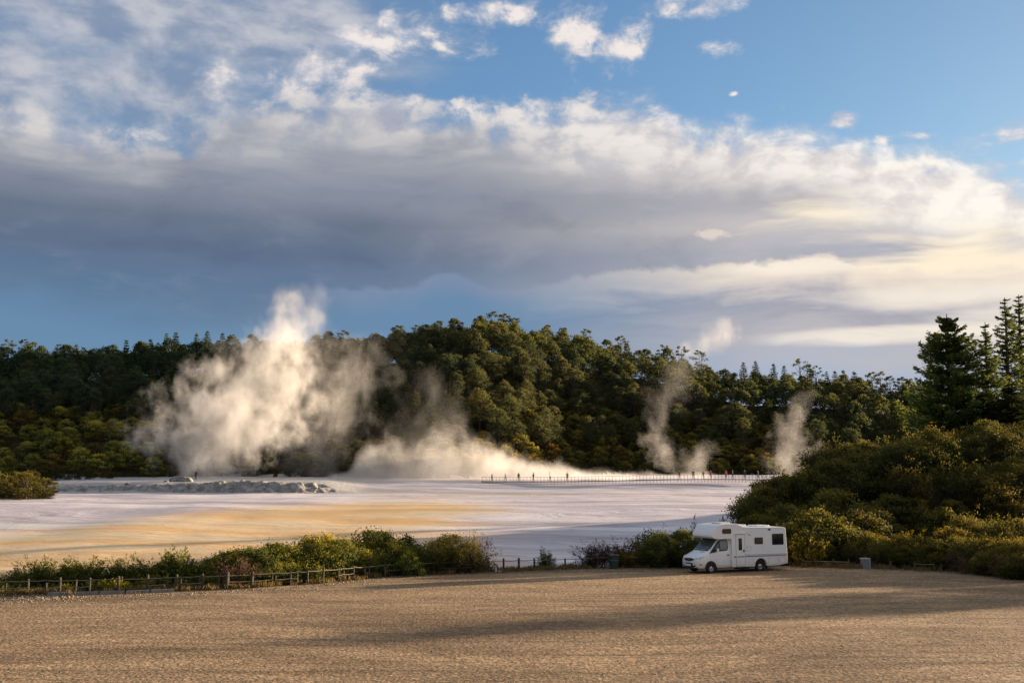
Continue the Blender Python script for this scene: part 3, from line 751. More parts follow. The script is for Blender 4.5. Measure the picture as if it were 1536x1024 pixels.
# bank of shrubs along the fence, left and middle
TOP = [(-30, 852), (60, 846), (120, 848), (200, 845), (290, 830), (360, 817), (420, 806), (500, 798), (560, 794), (600, 797), (640, 812), (660, 804), (700, 800), (716, 816), (728, 850)]
G3 = 'shrubs along the left fence'
for px in np.arange(-24, 722, 10.5):
    n = 3 if 300 < px < 640 else 2
    for k in range(n):
        p_ = px + rng.uniform(-6, 6); Yg = 70; Xg = pxw(p_, Yg)
        for _ in range(3): Yg = float(edgeY(pxw(p_, Yg))) + 1.2 + 2.1 * k + rng.uniform(-.3, .5)
        Xg = pxw(p_, Yg); zg = hz(Xg, Yg); ztop = at(p_, top_at(TOP, p_) + rng.uniform(-3, 7), Yg).z
        hh = ztop - zg
        if k == 0: hh *= rng.uniform(.35, .6)
        elif k < n - 1: hh *= rng.uniform(.75, 1.0)
        if hh < .5: continue
        tp = (tall_sh + tall_br * 2)[int(rng.integers(9))] if hh > 2.5 else (near_sh[int(rng.integers(6))] if hh > 1.5 else low_sh[int(rng.integers(4))])
        s = hh / (tp.LV[:, 2].max()); s = min(s, 1.5)
        if k == n - 1: s *= rng.uniform(.8, 1.08)
        left = p_ < 290
        young = left and k == n - 1 and rng.random() < .6
        yel = (95 < p_ < 215 and k == 0 and rng.random() < .8)
        dry = (not left) and rng.random() < .05
        wh = 'behind the far left of the fence' if p_ < 290 else ('behind the middle of the left fence' if p_ < 560 else 'beside the gap over the pale terrace')
        if young: plant(sap_sh[int(rng.integers(3))], Xg, Yg, hh / 2.2 * 1.12, 'young pointed bush ' + wh, 'shrub', G3, (1.3, 1.3, .8))
        elif dry: plant(dry_sh[int(rng.integers(2))], Xg, Yg, max(s, .6), 'bare brownish shrub ' + wh, 'shrub', G3, (1.2, 1, .85))
        elif yel: plant(low_sh[int(rng.integers(4))], Xg, Yg, s, 'yellow green low bush ' + wh, 'shrub', G3, (3.2, 2.9, 1.0))
        else:
            tint = (1.3, 1.3, .85) if rng.random() < .35 else (.8, .9, .8)
            if rng.random() < .15: tint = (1.9, 1.6, .8)
            plant(tp, Xg, Yg, s, ('bright' if tint[0] > 1 else 'dark') + ' green bushy shrub ' + wh, 'shrub', G3, tint, sink=.1)
# single plants one can pick out
def single(proto, px, pytop, Y, label, cat, tint, lm=None, wid=1.0, z0=None):
    X = pxw(px, Y); zg = hz(X, Y); h = at(px, pytop, Y).z - zg; s = h / proto.LV[:, 2].max()
    e = plant(proto, X, Y, s, label, cat, None, tint, lm=lm); e.scale = (s * wid, s * wid, s)
single(tall_sh[0], 582, 789, 71.5, 'tall feathery grey green shrub rising above the middle of the left bank', 'shrub', (.95, .9, .95), wid=.55)
single(tall_sh[1], 655, 800, 71.3, 'rounded olive tree shrub left of the tall one at the end of the bank', 'shrub', (1.3, 1.1, .8), wid=.8)
single(tall_sh[2], 695, 790, 72.0, 'tall spreading shrub at the right end of the left bank', 'shrub', (1.2, 1.05, .8), wid=.95)
single(tall_br[1], 985, 795, 76.2, 'full dark green shrub just left of the motorhome front', 'shrub', (.9, .95, .8), wid=.9)
single(tall_br[0], 1022, 792, 76.4, 'full dark green shrub partly hidden by the motorhome front', 'shrub', (.85, .9, .75), wid=.8)
single(near_sh[1], 622, 824, 69.5, 'dense low green bush standing in front of the fence rail', 'shrub', (1.1, 1.2, .8), wid=1.0)
single(sap_sh[0], 817, 818, 75.5, 'small lone pointed sapling in the gap between the shrubs', 'young tree', (1.2, 1.3, .9), wid=.95)
for px, tp_, w_, tn in [(798, 846, 1.0, 0), (808, 843, 1.1, 0), (826, 842, 1.3, 1), (838, 845, 1, 0), (846, 843, 1.1, 2), (858, 842, 1.2, 0), (868, 846, 1, 1), (735, 842, .7, 0)]:
    single(low_sh[px % 4], px, tp_, 76.0, ['low green', 'low yellowish', 'low brownish'][tn] + ' plant behind the fence beside the lone sapling' if px > 740 else 'low green plant at the foot of the spreading shrub', 'plant', [(1.2, 1.2, .8), (2.2, 1.7, .8), (1.3, .9, .8)][tn])
single(dry_sh[0], 889, 808, 76.5, 'dark purplish brown twiggy bush left of the green bin', 'shrub', (.42, .36, .40), wid=1.1)
single(dry_sh[1], 908, 806, 77.5, 'purplish twiggy bush behind the green bin', 'shrub', (.5, .40, .42), wid=1.1)
single(dry_sh[0], 945, 800, 80, 'reddish grey twiggy bush behind the gold one', 'shrub', (.6, .45, .48), wid=1.1)
single(near_sh[0], 935, 822, 76.5, 'orange gold bush just right of the green bin', 'shrub', (2.3, 1.3, .6), wid=1.0)
single(near_sh[2], 880, 828, 76, 'dark low bush at the left end of the purple bushes', 'shrub', (.6, .6, .6), wid=1.0)
for i, (px, tp_, Y_, t_) in enumerate([(968, 812, 77, (1, 1, .8)), (985, 790, 80, (.8, .9, .8)), (1003, 784, 80, (1.0, 1.1, .8)), (1020, 790, 79, (.8, .9, .7)), (1012, 822, 77, (1.7, 1.5, .7)), (1035, 800, 79, (.8, .85, .7)), (1047, 812, 77, (1.3, 1.2, .7)), (962, 796, 82, (1, 1, .8)), (990, 822, 76.5, (1, 1.1, .7)), (1024, 826, 77, (1.2, 1.1, .6))]):
    single(near_sh[i % 6], px, tp_, Y_, 'leafy green bush left of the motorhome front', 'shrub', t_, wid=1.05)
for o in COL.objects:
    if o.get('label') == 'leafy green bush left of the motorhome front': o['group'] = 'leafy bushes left of the motorhome'
single(dry_sh[1], 1056, 768, 84, 'pale leafless twiggy shrub behind the motorhome roof', 'shrub', (1.2, 1.1, 1.2), wid=.9)
single(low_sh[1], 1196, 800, 77.4, 'bright yellow flowering bush beside the rear of the motorhome', 'shrub', (.6, .62, .7), L_yellow, wid=1.0)
for o in COL.objects:
    if 'behind the fence beside the lone sapling' in (o.get('label') or ''): o['group'] = 'low plants around the lone sapling'
# tufts of grass along the fence line
tuftV, tuftT = [], []
for i in range(2600):
    px = rng.uniform(-20, 1560); X = pxw(px, 72)
    for _ in range(2): Yq = float(edgeY(X)) + rng.normal() * .5 + .3; X = pxw(px, Yq)
    dens = vnoise(px * .02, 3.0)
    if dens < .42 and rng.random() < .8: continue
    if 990 < px < 1185 and rng.random() < .7: continue
    z = hz(X, Yq); n = 14; h = rng.uniform(.12, .45)
    c = np.array([X, Yq, z]) + rng.normal(size=(n, 3)) * [.15, .12, 0]
    al = np.stack([rng.normal(size=n) * .35, rng.normal(size=n) * .35, np.ones(n)], 1)
    v, t = leaves(c + [0, 0, h * .45], rng.normal(size=(n, 3)), h, .035, np.clip(rng.normal(.55, .2, n), 0, 1), al, 0)
    tuftV.append(v); tuftT.append(t)
tv = np.concatenate(tuftV)
L_grass = leafmat('grass_blades', (.05, .05, .02), (.14, .11, .05), (.26, .18, .09))
for n_ in L_grass.node_tree.nodes:
    pass
gr = np_mesh('grass', tv, np.arange(len(tv)).reshape(-1, 4), L_grass, np.concatenate(tuftT)); gr['kind'] = 'stuff'
gr['label'] = 'dry grass and weeds growing along the line of the fence'; gr['category'] = 'grass'
# big conifers at the right
bigc = conifer(17.5, 11.5, 27, .36, L_pine, B_dark, 10, 1.25, 'conifer_tree', .16, .03, .48, .64, 260)
slim = conifer(17.0, 5.8, 27, .30, L_pine, B_dark, 7, 1.0, 'conifer_tree', .05, .04, .6, .8, 130)
slim2 = conifer(21.0, 7.0, 32, .30, L_pine, B_dark, 7, 1.0, 'conifer_tree', .05, .04, .6, .80, 130)
def big(proto, px, pytop, pybase, Y, label, wid, tint):
    b = at(px, pybase, Y); h = at(px, pytop, Y).z - b.z; s = h / proto.LV[:, 2].max()
    e = plant(proto, b.x, Y, s, label, 'tree', None, tint, z=b.z); e.scale = (s * wid, s * wid, s)
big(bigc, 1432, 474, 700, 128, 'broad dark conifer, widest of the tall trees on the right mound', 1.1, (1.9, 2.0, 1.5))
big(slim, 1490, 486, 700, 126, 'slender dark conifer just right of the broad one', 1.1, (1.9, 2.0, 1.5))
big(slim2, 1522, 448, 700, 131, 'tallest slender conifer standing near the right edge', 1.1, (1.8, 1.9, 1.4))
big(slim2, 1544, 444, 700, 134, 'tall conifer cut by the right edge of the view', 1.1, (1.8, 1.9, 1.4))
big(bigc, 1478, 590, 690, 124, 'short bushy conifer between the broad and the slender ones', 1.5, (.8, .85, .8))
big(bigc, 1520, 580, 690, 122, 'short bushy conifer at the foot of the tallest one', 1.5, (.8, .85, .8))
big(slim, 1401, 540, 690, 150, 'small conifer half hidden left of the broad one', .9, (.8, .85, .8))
# trees that stand outside the view on the right and throw their shade on the gravel
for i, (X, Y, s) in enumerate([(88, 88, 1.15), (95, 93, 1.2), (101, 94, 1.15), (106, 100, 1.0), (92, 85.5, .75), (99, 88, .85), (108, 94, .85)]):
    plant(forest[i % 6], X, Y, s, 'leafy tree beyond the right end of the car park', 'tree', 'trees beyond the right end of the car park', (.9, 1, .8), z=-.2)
# ------------------------------------------------------------------ fences, bin, boardwalk, people
def simple(name, col, rough=.7, metal=0.0, spec=.3, var=0.0, scale=6.0, coat=0.0):
    m, nt, bs = newmat(name)
    if var:
        n = nt.noise(objcoord(nt), scale, 5, .6)
        nt.put(bs.inputs['Base Color'], nt.ramp(n, [(.3, tuple(c * (1 - var) for c in col)), (.7, tuple(min(1, c * (1 + var)) for c in col))]))
    else: nt.put(bs.inputs['Base Color'], col)
    bs.inputs['Roughness'].default_value = rough; bs.inputs['Metallic'].default_value = metal
    bs.inputs['Specular IOR Level'].default_value = spec
    if coat: bs.inputs['Coat Weight'].default_value = coat
    return m
M_post = simple('weathered_post_wood', (.06, .05, .038), .9, var=.5, scale=4)
M_rail = simple('weathered_rail_wood', (.16, .13, .095), .9, var=.4, scale=4)
M_kerbw = simple('grey_sleeper_wood', (.20, .19, .18), .9, var=.3)

def bm_obj(name, bm, m, parent=None, smooth=False, bevel=0.0):
    me = bpy.data.meshes.new(name)
    bmesh.ops.recalc_face_normals(bm, faces=bm.faces); bm.to_mesh(me); bm.free()
    for mm in (m if isinstance(m, (list, tuple)) else [m]): me.materials.append(mm)
    if smooth:
        for p in me.polygons: p.use_smooth = True
    o = bpy.data.objects.new(name, me); COL.objects.link(o)
    if parent: o.parent = parent
    if bevel:
        b = o.modifiers.new('bevel', 'BEVEL'); b.width = bevel; b.segments = 2; b.limit_method = 'ANGLE'; b.angle_limit = R(40)
    return o
def box(bm, x0, x1, y0, y1, z0, z1, mi=0, M=None):
    vs = [bm.verts.new((x, y, z)) for x in (x0, x1) for y in (y0, y1) for z in (z0, z1)]
    if M is not None:
        for v in vs: v.co = M @ v.co
    for f in [(0, 1, 3, 2), (4, 6, 7, 5), (0, 4, 5, 1), (2, 3, 7, 6), (0, 2, 6, 4), (1, 5, 7, 3)]:
        q = bm.faces.new([vs[i] for i in f]); q.material_index = mi
def tube_bm(bm, pts, radii, k=8, cap=True):
    V, Fc = tube(pts, radii, k); vs = [bm.verts.new(v) for v in V]
    for f in Fc: bm.faces.new([vs[i] for i in f])
    if cap: bm.faces.new(vs[:k][::-1]); bm.faces.new(vs[-k:])
def thing(name, label, cat, loc=(0, 0, 0), rz=0.0, group=None):
    o = bpy.data.objects.new(name, None); COL.objects.link(o); o.location = loc; o.rotation_euler = (0, 0, rz); o.empty_display_size = .3
    o['label'] = label; o['category'] = cat
    if group: o['group'] = group
    return o

def fence(name, label, posts, rails=(.74, .38), rail_from=0, skip=()):
    """posts: (px, height, radius)"""
    pos = []
    for px, h, r in posts:
        Y = 70.0
        for _ in range(4): X = pxw(px, Y); Y = float(edgeY(X)) - .15
        X = pxw(px, Y); pos.append((X, Y, hz(X, Y), h * .9, r))
    o0 = pos[0]; e = thing(name, label, 'fence', (o0[0], o0[1], 0))
    for i, (X, Y, z, h, r) in enumerate(pos):
        bm = bmesh.new(); ln = rng.normal(size=2) * .02
        tube_bm(bm, [(X - o0[0], Y - o0[1], z - .3), (X - o0[0] + ln[0], Y - o0[1] + ln[1], z + h - .03), (X - o0[0] + ln[0], Y - o0[1] + ln[1], z + h)], [r * .78, r * .78, r * .62], 8)
        bm_obj('post', bm, M_post, e)
    tall = [p for p in pos if p[3] > .52]
    for hh in rails:
        for i in range(len(tall) - 1):
            a, b = tall[i], tall[i + 1]
            if math.hypot(b[0] - a[0], b[1] - a[1]) > 4.2: continue
            if hh < .5 and (i % 4 == 3 or rng.random() < .25): continue
            bm = bmesh.new(); j = rng.normal(size=2) * .02
            tube_bm(bm, [(a[0] - o0[0], a[1] - o0[1] - .07, a[2] + hh + j[0]), ((a[0] + b[0]) / 2 - o0[0], (a[1] + b[1]) / 2 - o0[1] - .07, (a[2] + b[2]) / 2 + hh - .02), (b[0] - o0[0], b[1] - o0[1] - .07, b[2] + hh + j[1])], [.023, .026, .023], 6)
            bm_obj('rail', bm, M_rail, e)
    return e
lp = [(-22, .85, .07), (18, .95, .08), (31, .75, .05), (64, .95, .08), (90, .7, .06), (110, 1.0, .09), (132, .85, .07), (153, .95, .08), (195, 1.0, .10), (237, 1.05, .10), (246, .8, .08), (265, .8, .07), (279, 1.0, .11), (285, .75, .06), (313, .8, .08), (317, 1.0, .10), (341, .7, .07), (353, 1.05, .16), (389, 1.0, .11)]
lp += [(418, .85, .07), (423, .8, .06), (445, .85, .07), (455, .9, .08), (470, .9, .07), (492, 1.0, .10), (515, .9, .07), (523, .7, .06), (537, .9, .07), (553, .9, .08), (560, .8, .06), (583, 1.0, .09), (610, 1.0, .08), (662, .9, .08), (686, .9, .08), (709, .95, .09)]
fence('timber_fence', 'weathered timber post and rail fence along the left side of the car park', lp)
mp = [(733, .95, .08), (747, .45, .06), (756, 1.0, .09), (778, 1.0, .10), (801, .95, .09), (823, .9, .08), (846, .85, .08), (871, .8, .08), (900, .85, .08), (925, .85, .07), (947, .8, .07), (977, .85, .09), (1005, .8, .08), (1030, .8, .08)]
fence('timber_fence', 'timber post and rail fence crossing the gap left of the motorhome', mp, rails=(.72,))
rp = [(p, h * .8, r) for p, h, r in [(1186, .9, .08), (1211, .85, .07), (1238, .85, .07), (1260, .9, .07), (1294, .7, .05), (1321, .8, .10), (1341, .5, .05), (1356, .8, .09), (1384, .75, .06), (1394, .7, .09), (1429, .8, .07), (1467, .7, .07), (1500, .85, .11), (1540, .8, .1)]]
fence('timber_fence', 'low dark timber fence running right from the motorhome', rp, rails=(.45,))
# sleepers laid along the left edge
for k, (a, b) in enumerate([(92, 128), (130, 166), (168, 204), (206, 240), (242, 276)]):
    Pa, Pb = [], []
    for px, L in ((a, Pa), (b, Pb)):
        Y = 60
        for _ in range(4): X = pxw(px, Y); Y = float(edgeY(X)) - .55
        L.extend([pxw(px, Y), Y])
    d = Vector((Pb[0] - Pa[0], Pb[1] - Pa[1], 0)); t = thing('timber_sleeper', 'long grey timber sleeper on the gravel in front of the left fence', 'timber sleeper', (Pa[0], Pa[1], hz(Pa[0], Pa[1])), math.atan2(d.y, d.x), 'timber sleepers edging the gravel')
    bm = bmesh.new(); box(bm, 0, d.length, -.1, .1, -.03, .16); o = bm_obj('beam', bm, M_kerbw, t, bevel=.015)
# bin
def ground_pt(px, back=0.0):
    Y = 72
    for _ in range(4): X = pxw(px, Y); Y = float(edgeY(X)) - back
    return pxw(px, Y), Y, hz(pxw(px, Y), Y)
X, Y, Z = ground_pt(917, .45)
t = thing('litter_bin', 'squat dark green drum bin by the fence left of the motorhome', 'bin', (X, Y, Z))
m_bin = simple('dark_green_plastic', (.035, .05, .035), .5, var=.2)
bm = bmesh.new(); tube_bm(bm, [(0, 0, 0), (0, 0, .1), (0, 0, .82), (0, 0, .86)], [.30, .32, .40, .41], 20); bm_obj('drum', bm, m_bin, t)
bm = bmesh.new(); tube_bm(bm, [(0, 0, .862), (0, 0, .92), (0, 0, .96)], [.43, .43, .30], 20); bm_obj('lid', bm, m_bin, t)
bm = bmesh.new(); tube_bm(bm, [(0, 0, .55), (0, 0, .59)], [.385, .388], 20); bm_obj('hoop', bm, simple('dull_steel', (.2, .2, .2), .5, .6), t)
X, Y, Z = ground_pt(1284, .3)
t = thing('utility_box', 'grey box with a pale top by the fence right of the motorhome', 'utility box', (X, Y, Z), .15)
bm = bmesh.new(); box(bm, -.26, .20, -.2, .2, 0, .66); bm_obj('cabinet', bm, simple('grey_cabinet', (.16, .17, .18), .7, var=.2), t, bevel=.01)
bm = bmesh.new(); box(bm, -.30, .28, -.24, .24, .662, .74); box(bm, .202, .28, -.22, .22, 0, .66); bm_obj('cap', bm, simple('pale_concrete', (.36, .35, .33), .8, var=.15), t, bevel=.01)
for px, w in [(741, .1)]:
    pass
# ---- boardwalk
M_deck = simple('boardwalk_timber', (.16, .13, .11), .9, var=.4)
BW = [(722, 721.5, 210), (790, 722.0, 206), (860, 721.5, 203), (930, 720.0, 203), (1000, 718.5, 206), (1060, 718.0, 207), (1110, 718.3, 205), (1150, 718.8, 202)]
bpts = []
for px, py, Yb in BW:
    w_ = at(px, py, Yb); bpts.append(w_)
def bw_at(px):
    Yb = float(np.interp(px, [b[0] for b in BW], [b[2] for b in BW])); py = float(np.interp(px, [b[0] for b in BW], [b[1] for b in BW]))
    w_ = at(px, py, Yb); return Vector((w_.x, Yb, max(w_.z, hz(w_.x, Yb) + .25)))
dense = [bw_at(p) for p in np.linspace(722, 1150, 60)]
bw = thing('boardwalk', 'low timber boardwalk with railings crossing the far edge of the terrace', 'boardwalk', dense[0]); o0 = dense[0]
bm = bmesh.new(); prev = None
for p in dense:
    q = p - o0; r = [bm.verts.new(q + Vector(v)) for v in ((0, -.75, 0), (0, .75, 0), (0, .75, -.14), (0, -.75, -.14))]
    if prev:
        for i in range(4): bm.faces.new((prev[i], prev[(i + 1) % 4], r[(i + 1) % 4], r[i]))
    prev = r
bm_obj('deck', bm, M_deck, bw)
for side in (-.72, .72):
    for zz in (.82,):
        bm = bmesh.new(); tube_bm(bm, [p - o0 + Vector((0, side, zz)) for p in dense], [.028] * len(dense), 4); bm_obj('rail', bm, M_deck, bw)
for i, px in enumerate(np.linspace(724, 1148, 84)):
    p = bw_at(px) - o0; bm = bmesh.new(); box(bm, p.x - .022, p.x + .022, p.y - .80, p.y - .72, p.z - .6, p.z + .87); bm_obj('post', bm, M_deck, bw)
# ---- people
M_skin = simple('skin', (.45, .27, .19), .6)
def person(px, label, shirt, legs, pose=0, face=0.0, p=None, hair=(.03, .02, .015), hgt=1.0):
    loc = p if p is not None else bw_at(px)
    e = thing('person', label, 'person', loc, face)
    e.scale = (hgt,) * 3
    st = [.0, .16, .22][pose % 3]
    arm = [(.06, .0), (.18, .12), (.30, .30)][pose % 3]
    J = {'pel': (0, 0, .93), 'ch': (0, .0, 1.25), 'sh': (0, 0, 1.42), 'nk': (0, .005, 1.50), 'hd': (0, -.015, 1.62), 'tp': (0, 0, 1.70)}
    RD = {'pel': (.15, .11), 'ch': (.16, .11), 'sh': (.12, .085), 'nk': (.055, .055), 'hd': (.078, .09), 'tp': (.055, .06)}
    Ed = [('pel', 'ch'), ('ch', 'sh'), ('sh', 'nk'), ('nk', 'hd'), ('hd', 'tp')]
    for s, sg in (('l', -1), ('r', 1)):
        J['hp' + s] = (sg * .09, 0, .88); RD['hp' + s] = (.09, .09); J['kn' + s] = (sg * .10, -sg * st * .7 - .02, .49); RD['kn' + s] = (.058, .06)
        J['an' + s] = (sg * .10, -sg * st * .9 + .02, .09); RD['an' + s] = (.04, .04); J['to' + s] = (sg * .11, -sg * st * .9 - .14, .035); RD['to' + s] = (.035, .03)
        J['so' + s] = (sg * .18, 0, 1.39); RD['so' + s] = (.06, .06); J['el' + s] = (sg * (.22 + arm[0] * .3), .03 + sg * st * .3, 1.12); RD['el' + s] = (.042, .042)
        hy = -arm[1] * 1.0 - .02 - (.16 if pose == 2 else 0); hzz = .88 + (.32 if pose == 2 else 0)
        J['wr' + s] = (sg * (.23 if pose != 2 else .14), hy + sg * st * .3, hzz); RD['wr' + s] = (.028, .028)
        J['pa' + s] = tuple(np.array(J['wr' + s]) + [0, -.02, -.07 if pose != 2 else .03]); RD['pa' + s] = (.036, .018)
        Ed += [('pel', 'hp' + s), ('hp' + s, 'kn' + s), ('kn' + s, 'an' + s), ('an' + s, 'to' + s), ('sh', 'so' + s), ('so' + s, 'el' + s), ('el' + s, 'wr' + s), ('wr' + s, 'pa' + s)]
        for f in range(5):
            ln = [.06, .085, .09, .085, .065][f]; b = np.array(J['pa' + s]); dn = -1 if pose != 2 else .3
            J[f'f{f}{s}'] = tuple(b + [sg * .0 + (.02 if f == 0 else 0) * -sg, (-.03 + .018 * f), dn * ln * (.6 if f == 0 else 1)]); RD[f'f{f}{s}'] = (.009, .009); Ed.append(('pa' + s, f'f{f}{s}'))
    names = list(J); me = bpy.data.meshes.new('body'); me.from_pydata([J[n] for n in names], [(names.index(a), names.index(b)) for a, b in Ed], [])
    o = bpy.data.objects.new('body', me); COL.objects.link(o)
    sm = o.modifiers.new('s', 'SKIN'); o.modifiers.new('u', 'SUBSURF').levels = 1
    for i, n in enumerate(names): me.skin_vertices[0].data[i].radius = RD[n]
    me.skin_vertices[0].data[0].use_root = True
    dg = bpy.context.evaluated_depsgraph_get(); ev = o.evaluated_get(dg); nm = bpy.data.meshes.new_from_object(ev)
    bpy.data.objects.remove(o)
    ms = [M_skin, simple('shirt_cloth', shirt, .9), simple('trouser_cloth', legs, .9), simple('shoe', (.03, .03, .03), .8), simple('face_dark', (.05, .03, .03), .6)]
    for m in ms: nm.materials.append(m)
    for f in nm.polygons:
        c = f.center; f.use_smooth = True
        hand = abs(c.x) > .11 and ((pose != 2 and c.z < .90 and c.z > .7 and abs(c.x) > .19) or (pose == 2 and c.y < -.40))
        f.material_index = 0 if c.z > 1.49 or hand else (3 if c.z < .09 else (2 if c.z < .93 else 1))
    b = bpy.data.objects.new('body', nm); COL.objects.link(b); b.parent = e
    bm = bmesh.new(); bmesh.ops.create_icosphere(bm, subdivisions=2, radius=1)
    for v in bm.verts: v.co = Vector((v.co.x * .088, v.co.y * .10 + .018, v.co.z * .095 + 1.665))
    bmesh.ops.delete(bm, geom=[v for v in bm.verts if v.co.z < 1.60 or (v.co.y < -.055 and v.co.z < 1.70)], context='VERTS')
    bm_obj('hair', bm, simple('hair', hair, .8), e, True)
    bm = bmesh.new()
    for sx in (-.03, .03): box(bm, sx - .01, sx + .01, -.108, -.096, 1.635, 1.647)
    box(bm, -.02, .02, -.106, -.094, 1.572, 1.580); bm_obj('face', bm, ms[4], e)
    bm = bmesh.new(); box(bm, -.011, .011, -.122, -.092, 1.60, 1.628)
    for sx in (-.082, .075): box(bm, sx, sx + .01, -.015, .015, 1.60, 1.65)
    bm_obj('nose_and_ears', bm, M_skin, e)
    return e
dk = (.03, .03, .035)
person(778, 'person in black standing with hands low, first clear figure on the boardwalk', dk, dk, 0, .3)
person(800, 'person in a dark jacket left of the pale figure on the boardwalk', (.03, .03, .05), (.05, .05, .06), 1, -1.2)
person(825, 'person in pale clothing walking on the boardwalk beside the red one', (.5, .48, .45), (.10, .10, .12), 1, 1.4)
person(851, 'person in an orange red jacket standing alone on the boardwalk', (.55, .09, .03), (.09, .05, .04), 0, 0.0)
person(758, 'crouched looking pale person in the steam by the left boardwalk end', (.25, .22, .20), (.1, .1, .1), 2, 1.0, hgt=.9)
person(738, 'small pale figure furthest left on the boardwalk', (.3, .27, .25), (.12, .11, .1), 0, 0.5, hgt=.85)
person(1019, 'person in a dark red top, leftmost of the group on the right boardwalk', (.25, .03, .04), dk, 0, .2)
person(1040, 'person in black standing apart, second of the right boardwalk group', dk, dk, 1, 0)
person(1055, 'stooping person in dark brown within the right boardwalk group', (.05, .035, .03), (.04, .035, .03), 2, -.6, hgt=.9)
person(1066, 'person in a pinkish red coat in the middle of the right group', (.40, .10, .10), (.10, .06, .06), 0, .1)
person(1089, 'person in a bright orange red jacket in the right group', (.60, .12, .03), dk, 0, -.3)
person(1099, 'walking person in olive just right of the orange jacket', (.10, .09, .05), (.05, .05, .05), 1, 1.3)
person(1117, 'person in black near the right end of the boardwalk', dk, dk, 0, 0)
person(1137, 'person in dark grey furthest right on the boardwalk', (.05, .05, .05), (.04, .04, .05), 1, .9, hgt=.95)
pp = at(294, 712, 203); person(0, 'lone dark figure standing in the base of the tall steam plume', (.06, .05, .05), (.05, .05, .05), 0, 0, Vector((pp.x, 203, hz(pp.x, 203))))
# ---- rocks on the lip of the terrace
m_rock, nt, bs = newmat('grey_sinter_rock')
P = geopos(nt); c = nt.ramp(nt.noise(P, .8, 7, .65), [(.3, (.11, .10, .09)), (.5, (.26, .24, .215)), (.72, (.50, .46, .41))])
nt.put(bs.inputs['Base Color'], c); bs.inputs['Roughness'].default_value = .85; bump(nt, bs, nt.noise(P, 1.5, 7, .68), .5, .9)
def rock(name, x, y, z, r, sq, label, group=None, seed=0):
    bm = bmesh.new(); bmesh.ops.create_icosphere(bm, subdivisions=4, radius=1)
    for v in bm.verts:
        p = v.co; d = 1 + .55 * (float(vnoise(p.x * 1.7 + seed, p.y * 1.7 + p.z * 1.3, seed)) - .5) + .25 * (float(vnoise(p.x * 4 + seed, p.y * 4 + p.z * 3.1, seed + 4)) - .5)
        v.co = Vector((p.x * r * sq[0] * d, p.y * r * sq[1] * d, p.z * r * sq[2] * d))
    o = bm_obj(name, bm, m_rock, smooth=True); o.location = (x, y, z); o['label'] = label; o['category'] = 'rock'
    if group: o['group'] = group
    return o
w_ = at(273, 716, 193); rock('boulder', w_.x, 193, hz(w_.x, 193) + .1, 1.5, (1.5, .9, .62), 'pale rounded rock mound beside the figure in the steam', seed=3)
for i in range(5):
    px = 200 + i * 50.0 + 9 * math.sin(i * 2.3) + rng.uniform(-3, 3); Yr = rng.uniform(184.5, 190.5); X = pxw(px, Yr)
    big_ = .35 + .9 * math.exp(-((px - 400) / 70) ** 2) * rng.uniform(.5, 1.1)
    rock('sinter_rock', X, Yr, hz(X, Yr) + .05 * big_, rng.uniform(.3, .5) * (.5 + big_), (1.4, 1.0, .8), 'rough grey rock lump on the raised lip of the terrace', 'rough rocks along the terrace lip', seed=i)

# the raised lip itself: a rough ledge, finely meshed
lx = np.arange(-98, -28, .22); ly = np.arange(181.5, 193, .22); LX, LY = np.meshgrid(lx, ly)
wob_ = (fbm(LX * .09, LY * 0 + 3, 3, 2) - .5) * 5; yy_ = LY + wob_
LZ = Hgt(LX, LY)
amp = np.exp(-((yy_ - 186.6) / 1.9) ** 2) * (.45 + .9 * sst(-66, -48, LX)) * sst(-98, -92, LX) * sst(-28, -36, LX)
rid = 1 - np.abs(fbm(LX * .55, LY * .75, 5, 71) * 2 - 1) * 2.2
LZ = LZ + amp * ((.55 + .3 * sst(-58, -50, LX) * sst(-38, -46, LX)) * rid + .3 * (fbm(LX * 1.6, LY * 1.6, 3, 75) - .5)) - .25 + .35 * np.clip(amp * 2, 0, 1)
ni, nj = LX.shape; idx = np.arange(ni * nj).reshape(ni, nj)
led = np_mesh('terrace_ledge', np.stack([LX.ravel(), LY.ravel(), LZ.ravel()], -1), np.stack([idx[:-1, :-1], idx[:-1, 1:], idx[1:, 1:], idx[1:, :-1]], -1).reshape(-1, 4), m_rock)
led.data.polygons.foreach_set('use_smooth', np.ones(len(led.data.polygons), bool)); led['kind'] = 'structure'
# ------------------------------------------------------------------ motorhome (local: +x forward, +y its left side, z up; origin under the front axle)
M_white = simple('white_paint', (.80, .80, .79), .32, spec=.5, coat=.4)
M_white2 = simple('white_gelcoat', (.80, .795, .775), .38, spec=.45, coat=.2)
for mm_ in (M_white, M_white2):       # road dust toward the sills
    nt = NT(mm_.node_tree); bs = nt.n['Principled BSDF']; X_, Y_, Z_ = nt.sep(objcoord(nt)); base = tuple(bs.inputs['Base Color'].default_value)[:3]
    dn = nt.noise(vscale(nt, objcoord(nt), (1, 1, .35)), 3.0, 6, .65)
    dirt = nt.ss(1.15, .35, Z_ + (dn - .5) * .9) * .38 + nt.ss(.52, .7, dn) * .10
    nt.put(bs.inputs['Base Color'], nt.mix(dirt, base, (.42, .35, .27))); nt.put(bs.inputs['Roughness'], dirt * .4 + .32)
M_glass = simple('dark_glass', (.012, .015, .018), .06, spec=.9)
M_wind = simple('windscreen_glass', (.025, .04, .045), .05, spec=.9)
M_black = simple('black_plastic', (.018, .018, .02), .55)
M_tyre = simple('tyre_rubber', (.02, .02, .02), .85)
M_rim = simple('steel_rim', (.45, .45, .47), .35, .8)
M_seam = simple('panel_seam', (.30, .29, .28), .6)
M_strp = simple('grey_stripe', (.26, .26, .29), .5)
